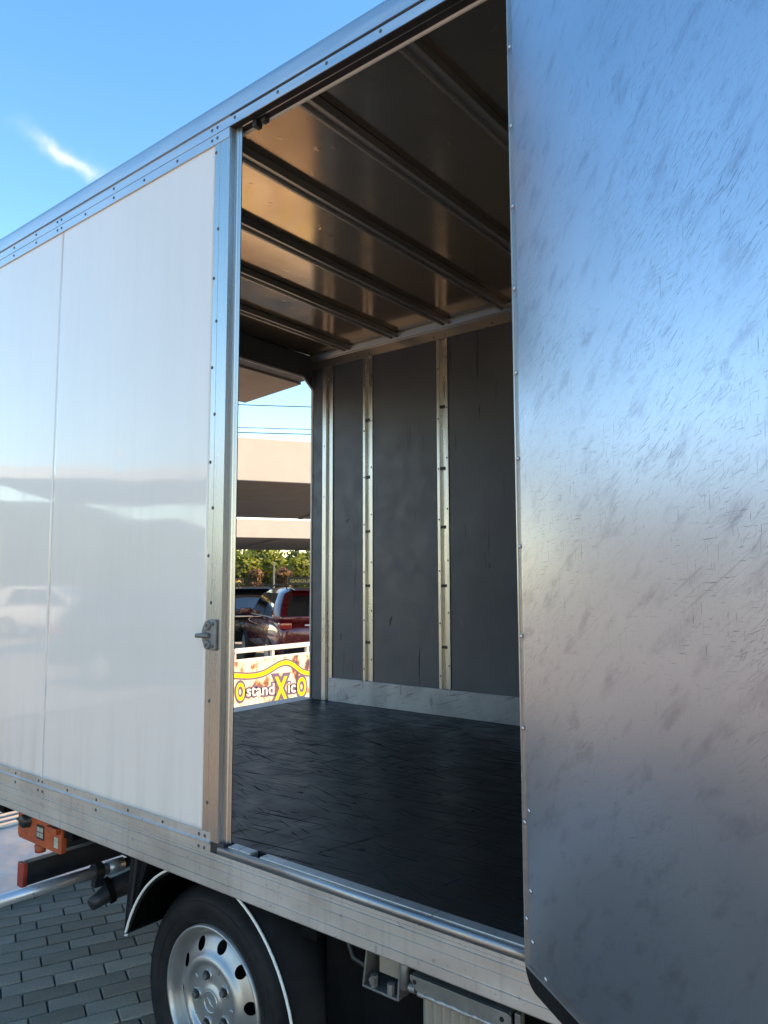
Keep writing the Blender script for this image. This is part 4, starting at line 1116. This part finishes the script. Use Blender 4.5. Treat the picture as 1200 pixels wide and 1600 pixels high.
plants = [(36.0, -2.7, 1.5, 3.5, 'leaf_dark', 'dark green bush at the left end of the row behind the fence'),
          (34.5, -1.55, 1.0, 3.0, 'leaf_green', 'yellow green bush left of the dried brown shrub'),
          (33.2, -0.75, 0.35, 2.5, 'leaf_brown', 'dried brown shrub left of the thin fence post'),
          (37.0, -0.1, 1.3, 3.6, 'leaf_green', 'tall bright green bush behind the thin fence post'),
          (33.2, 0.35, 0.40, 2.45, 'leaf_brown', 'dried brown shrub right of the thin fence post'),
          (34.6, 1.45, 1.1, 3.0, 'leaf_green', 'rounded bright green bush at the right of the row'),
          (37.5, 2.7, 1.5, 3.5, 'leaf_dark', 'dark green bush at the right end of the row behind the fence'),
          (37.6, -1.3, 1.4, 3.6, 'leaf_dark', 'tall dark green bush behind the yellow green one'),
          (38.0, 1.2, 1.4, 3.4, 'leaf_dark', 'dark green bush behind the rounded bright green one')]
for i, (dist, lat, w, h, mt_, lab) in enumerate(plants):
    p = vdir * dist + vlat * lat
    bush((p.x, p.y, 0), w, h, mt_, 20 + i, lab)
fc = vdir * 31.8
fen = thing('wire_fence', (fc.x, fc.y, 0), 'green wire mesh fence in front of the bushes', 'fence')
mb = MB()
for i in range(121):
    p = fc + vlat * (-6 + 0.1 * i); mb.tube([(p.x, p.y, 0), (p.x, p.y, 2.35)], 0.006, 4)
for k in range(13):
    a = fc - vlat * 6; b_ = fc + vlat * 6; z = 0.1 + k * 0.185
    mb.tube([(a.x, a.y, z), (b_.x, b_.y, z)], 0.007, 4)
add('wire_mesh', mb, 'wire', fen, kind='stuff')
for i in range(5):
    p = fc + vlat * (-6.0 + 3.0 * i); add('fence_post', MB().box(p.x - .03, p.x + .03, p.y - .03, p.y + .03, 0, 2.5), 'cream_post', fen)
for k, (y_, lab) in enumerate(((11.13, 'uppermost of the three overhead cables'), (9.89, 'middle overhead cable'), (9.62, 'lowest of the three overhead cables'))):
    c0 = Vector((-29.0, 27.2, 0)); pts = []
    for i in range(25):
        s = (i - 12) * 3.0; pts.append((c0.x + vlat.x * s, c0.y + vlat.y * s, y_ + 0.0009 * s * s))
    o = add('power_cable', MB().tube(pts, 0.026 if k != 1 else 0.020, 6), 'cable')
    tag(o, lab + ' crossing the sky behind the truck', 'cable', 'overhead cables')

# ================================================================== BEHIND THE PHOTOGRAPHER (mirrored in the paint and the door)
c3 = Vector((-11.4, -5.75, 0))
canopy_fascia = 'white_car'
canopy(c3, -51.5, 9.0, 5.0, 3.62, 3.86, 'pale canopy beyond the near side of the truck, mirrored in its paint', 0.3)
bd = thing('low_building', (-34, -4, 0), 'two storey grey building beyond the rear of the truck, mirrored in the door', 'building')
add('wall', MB().box(-42, -34, -9, 6, 0, 5.9), 'beige_wall', bd)
add('roof', MB().box(-42.3, -33.7, -9.3, 6.3, 5.9, 6.2), 'roof_grey', bd)
for z in (1.0, 3.8):
    for i in range(5):
        y = -8.0 + 2.8 * i
        wn = add('window', MB().box(-34.03, -33.97, y, y + 1.4, z, z + 1.4), 'white_trim', bd)
        add('pane', MB().box(-33.965, -33.955, y + .08, y + 1.32, z + .08, z + 1.32), 'glass', wn)
make_car('parked_car', Vector((-22.0, -9.0, 0)), heading_az(120), 'white_car', 'white car parked beneath the pale canopy, mirrored in the paint')
make_car('parked_car', Vector((-10.2, -5.0, 0)), heading_az(122), 'black_car', 'black car parked beneath the pale canopy, mirrored in the paint')
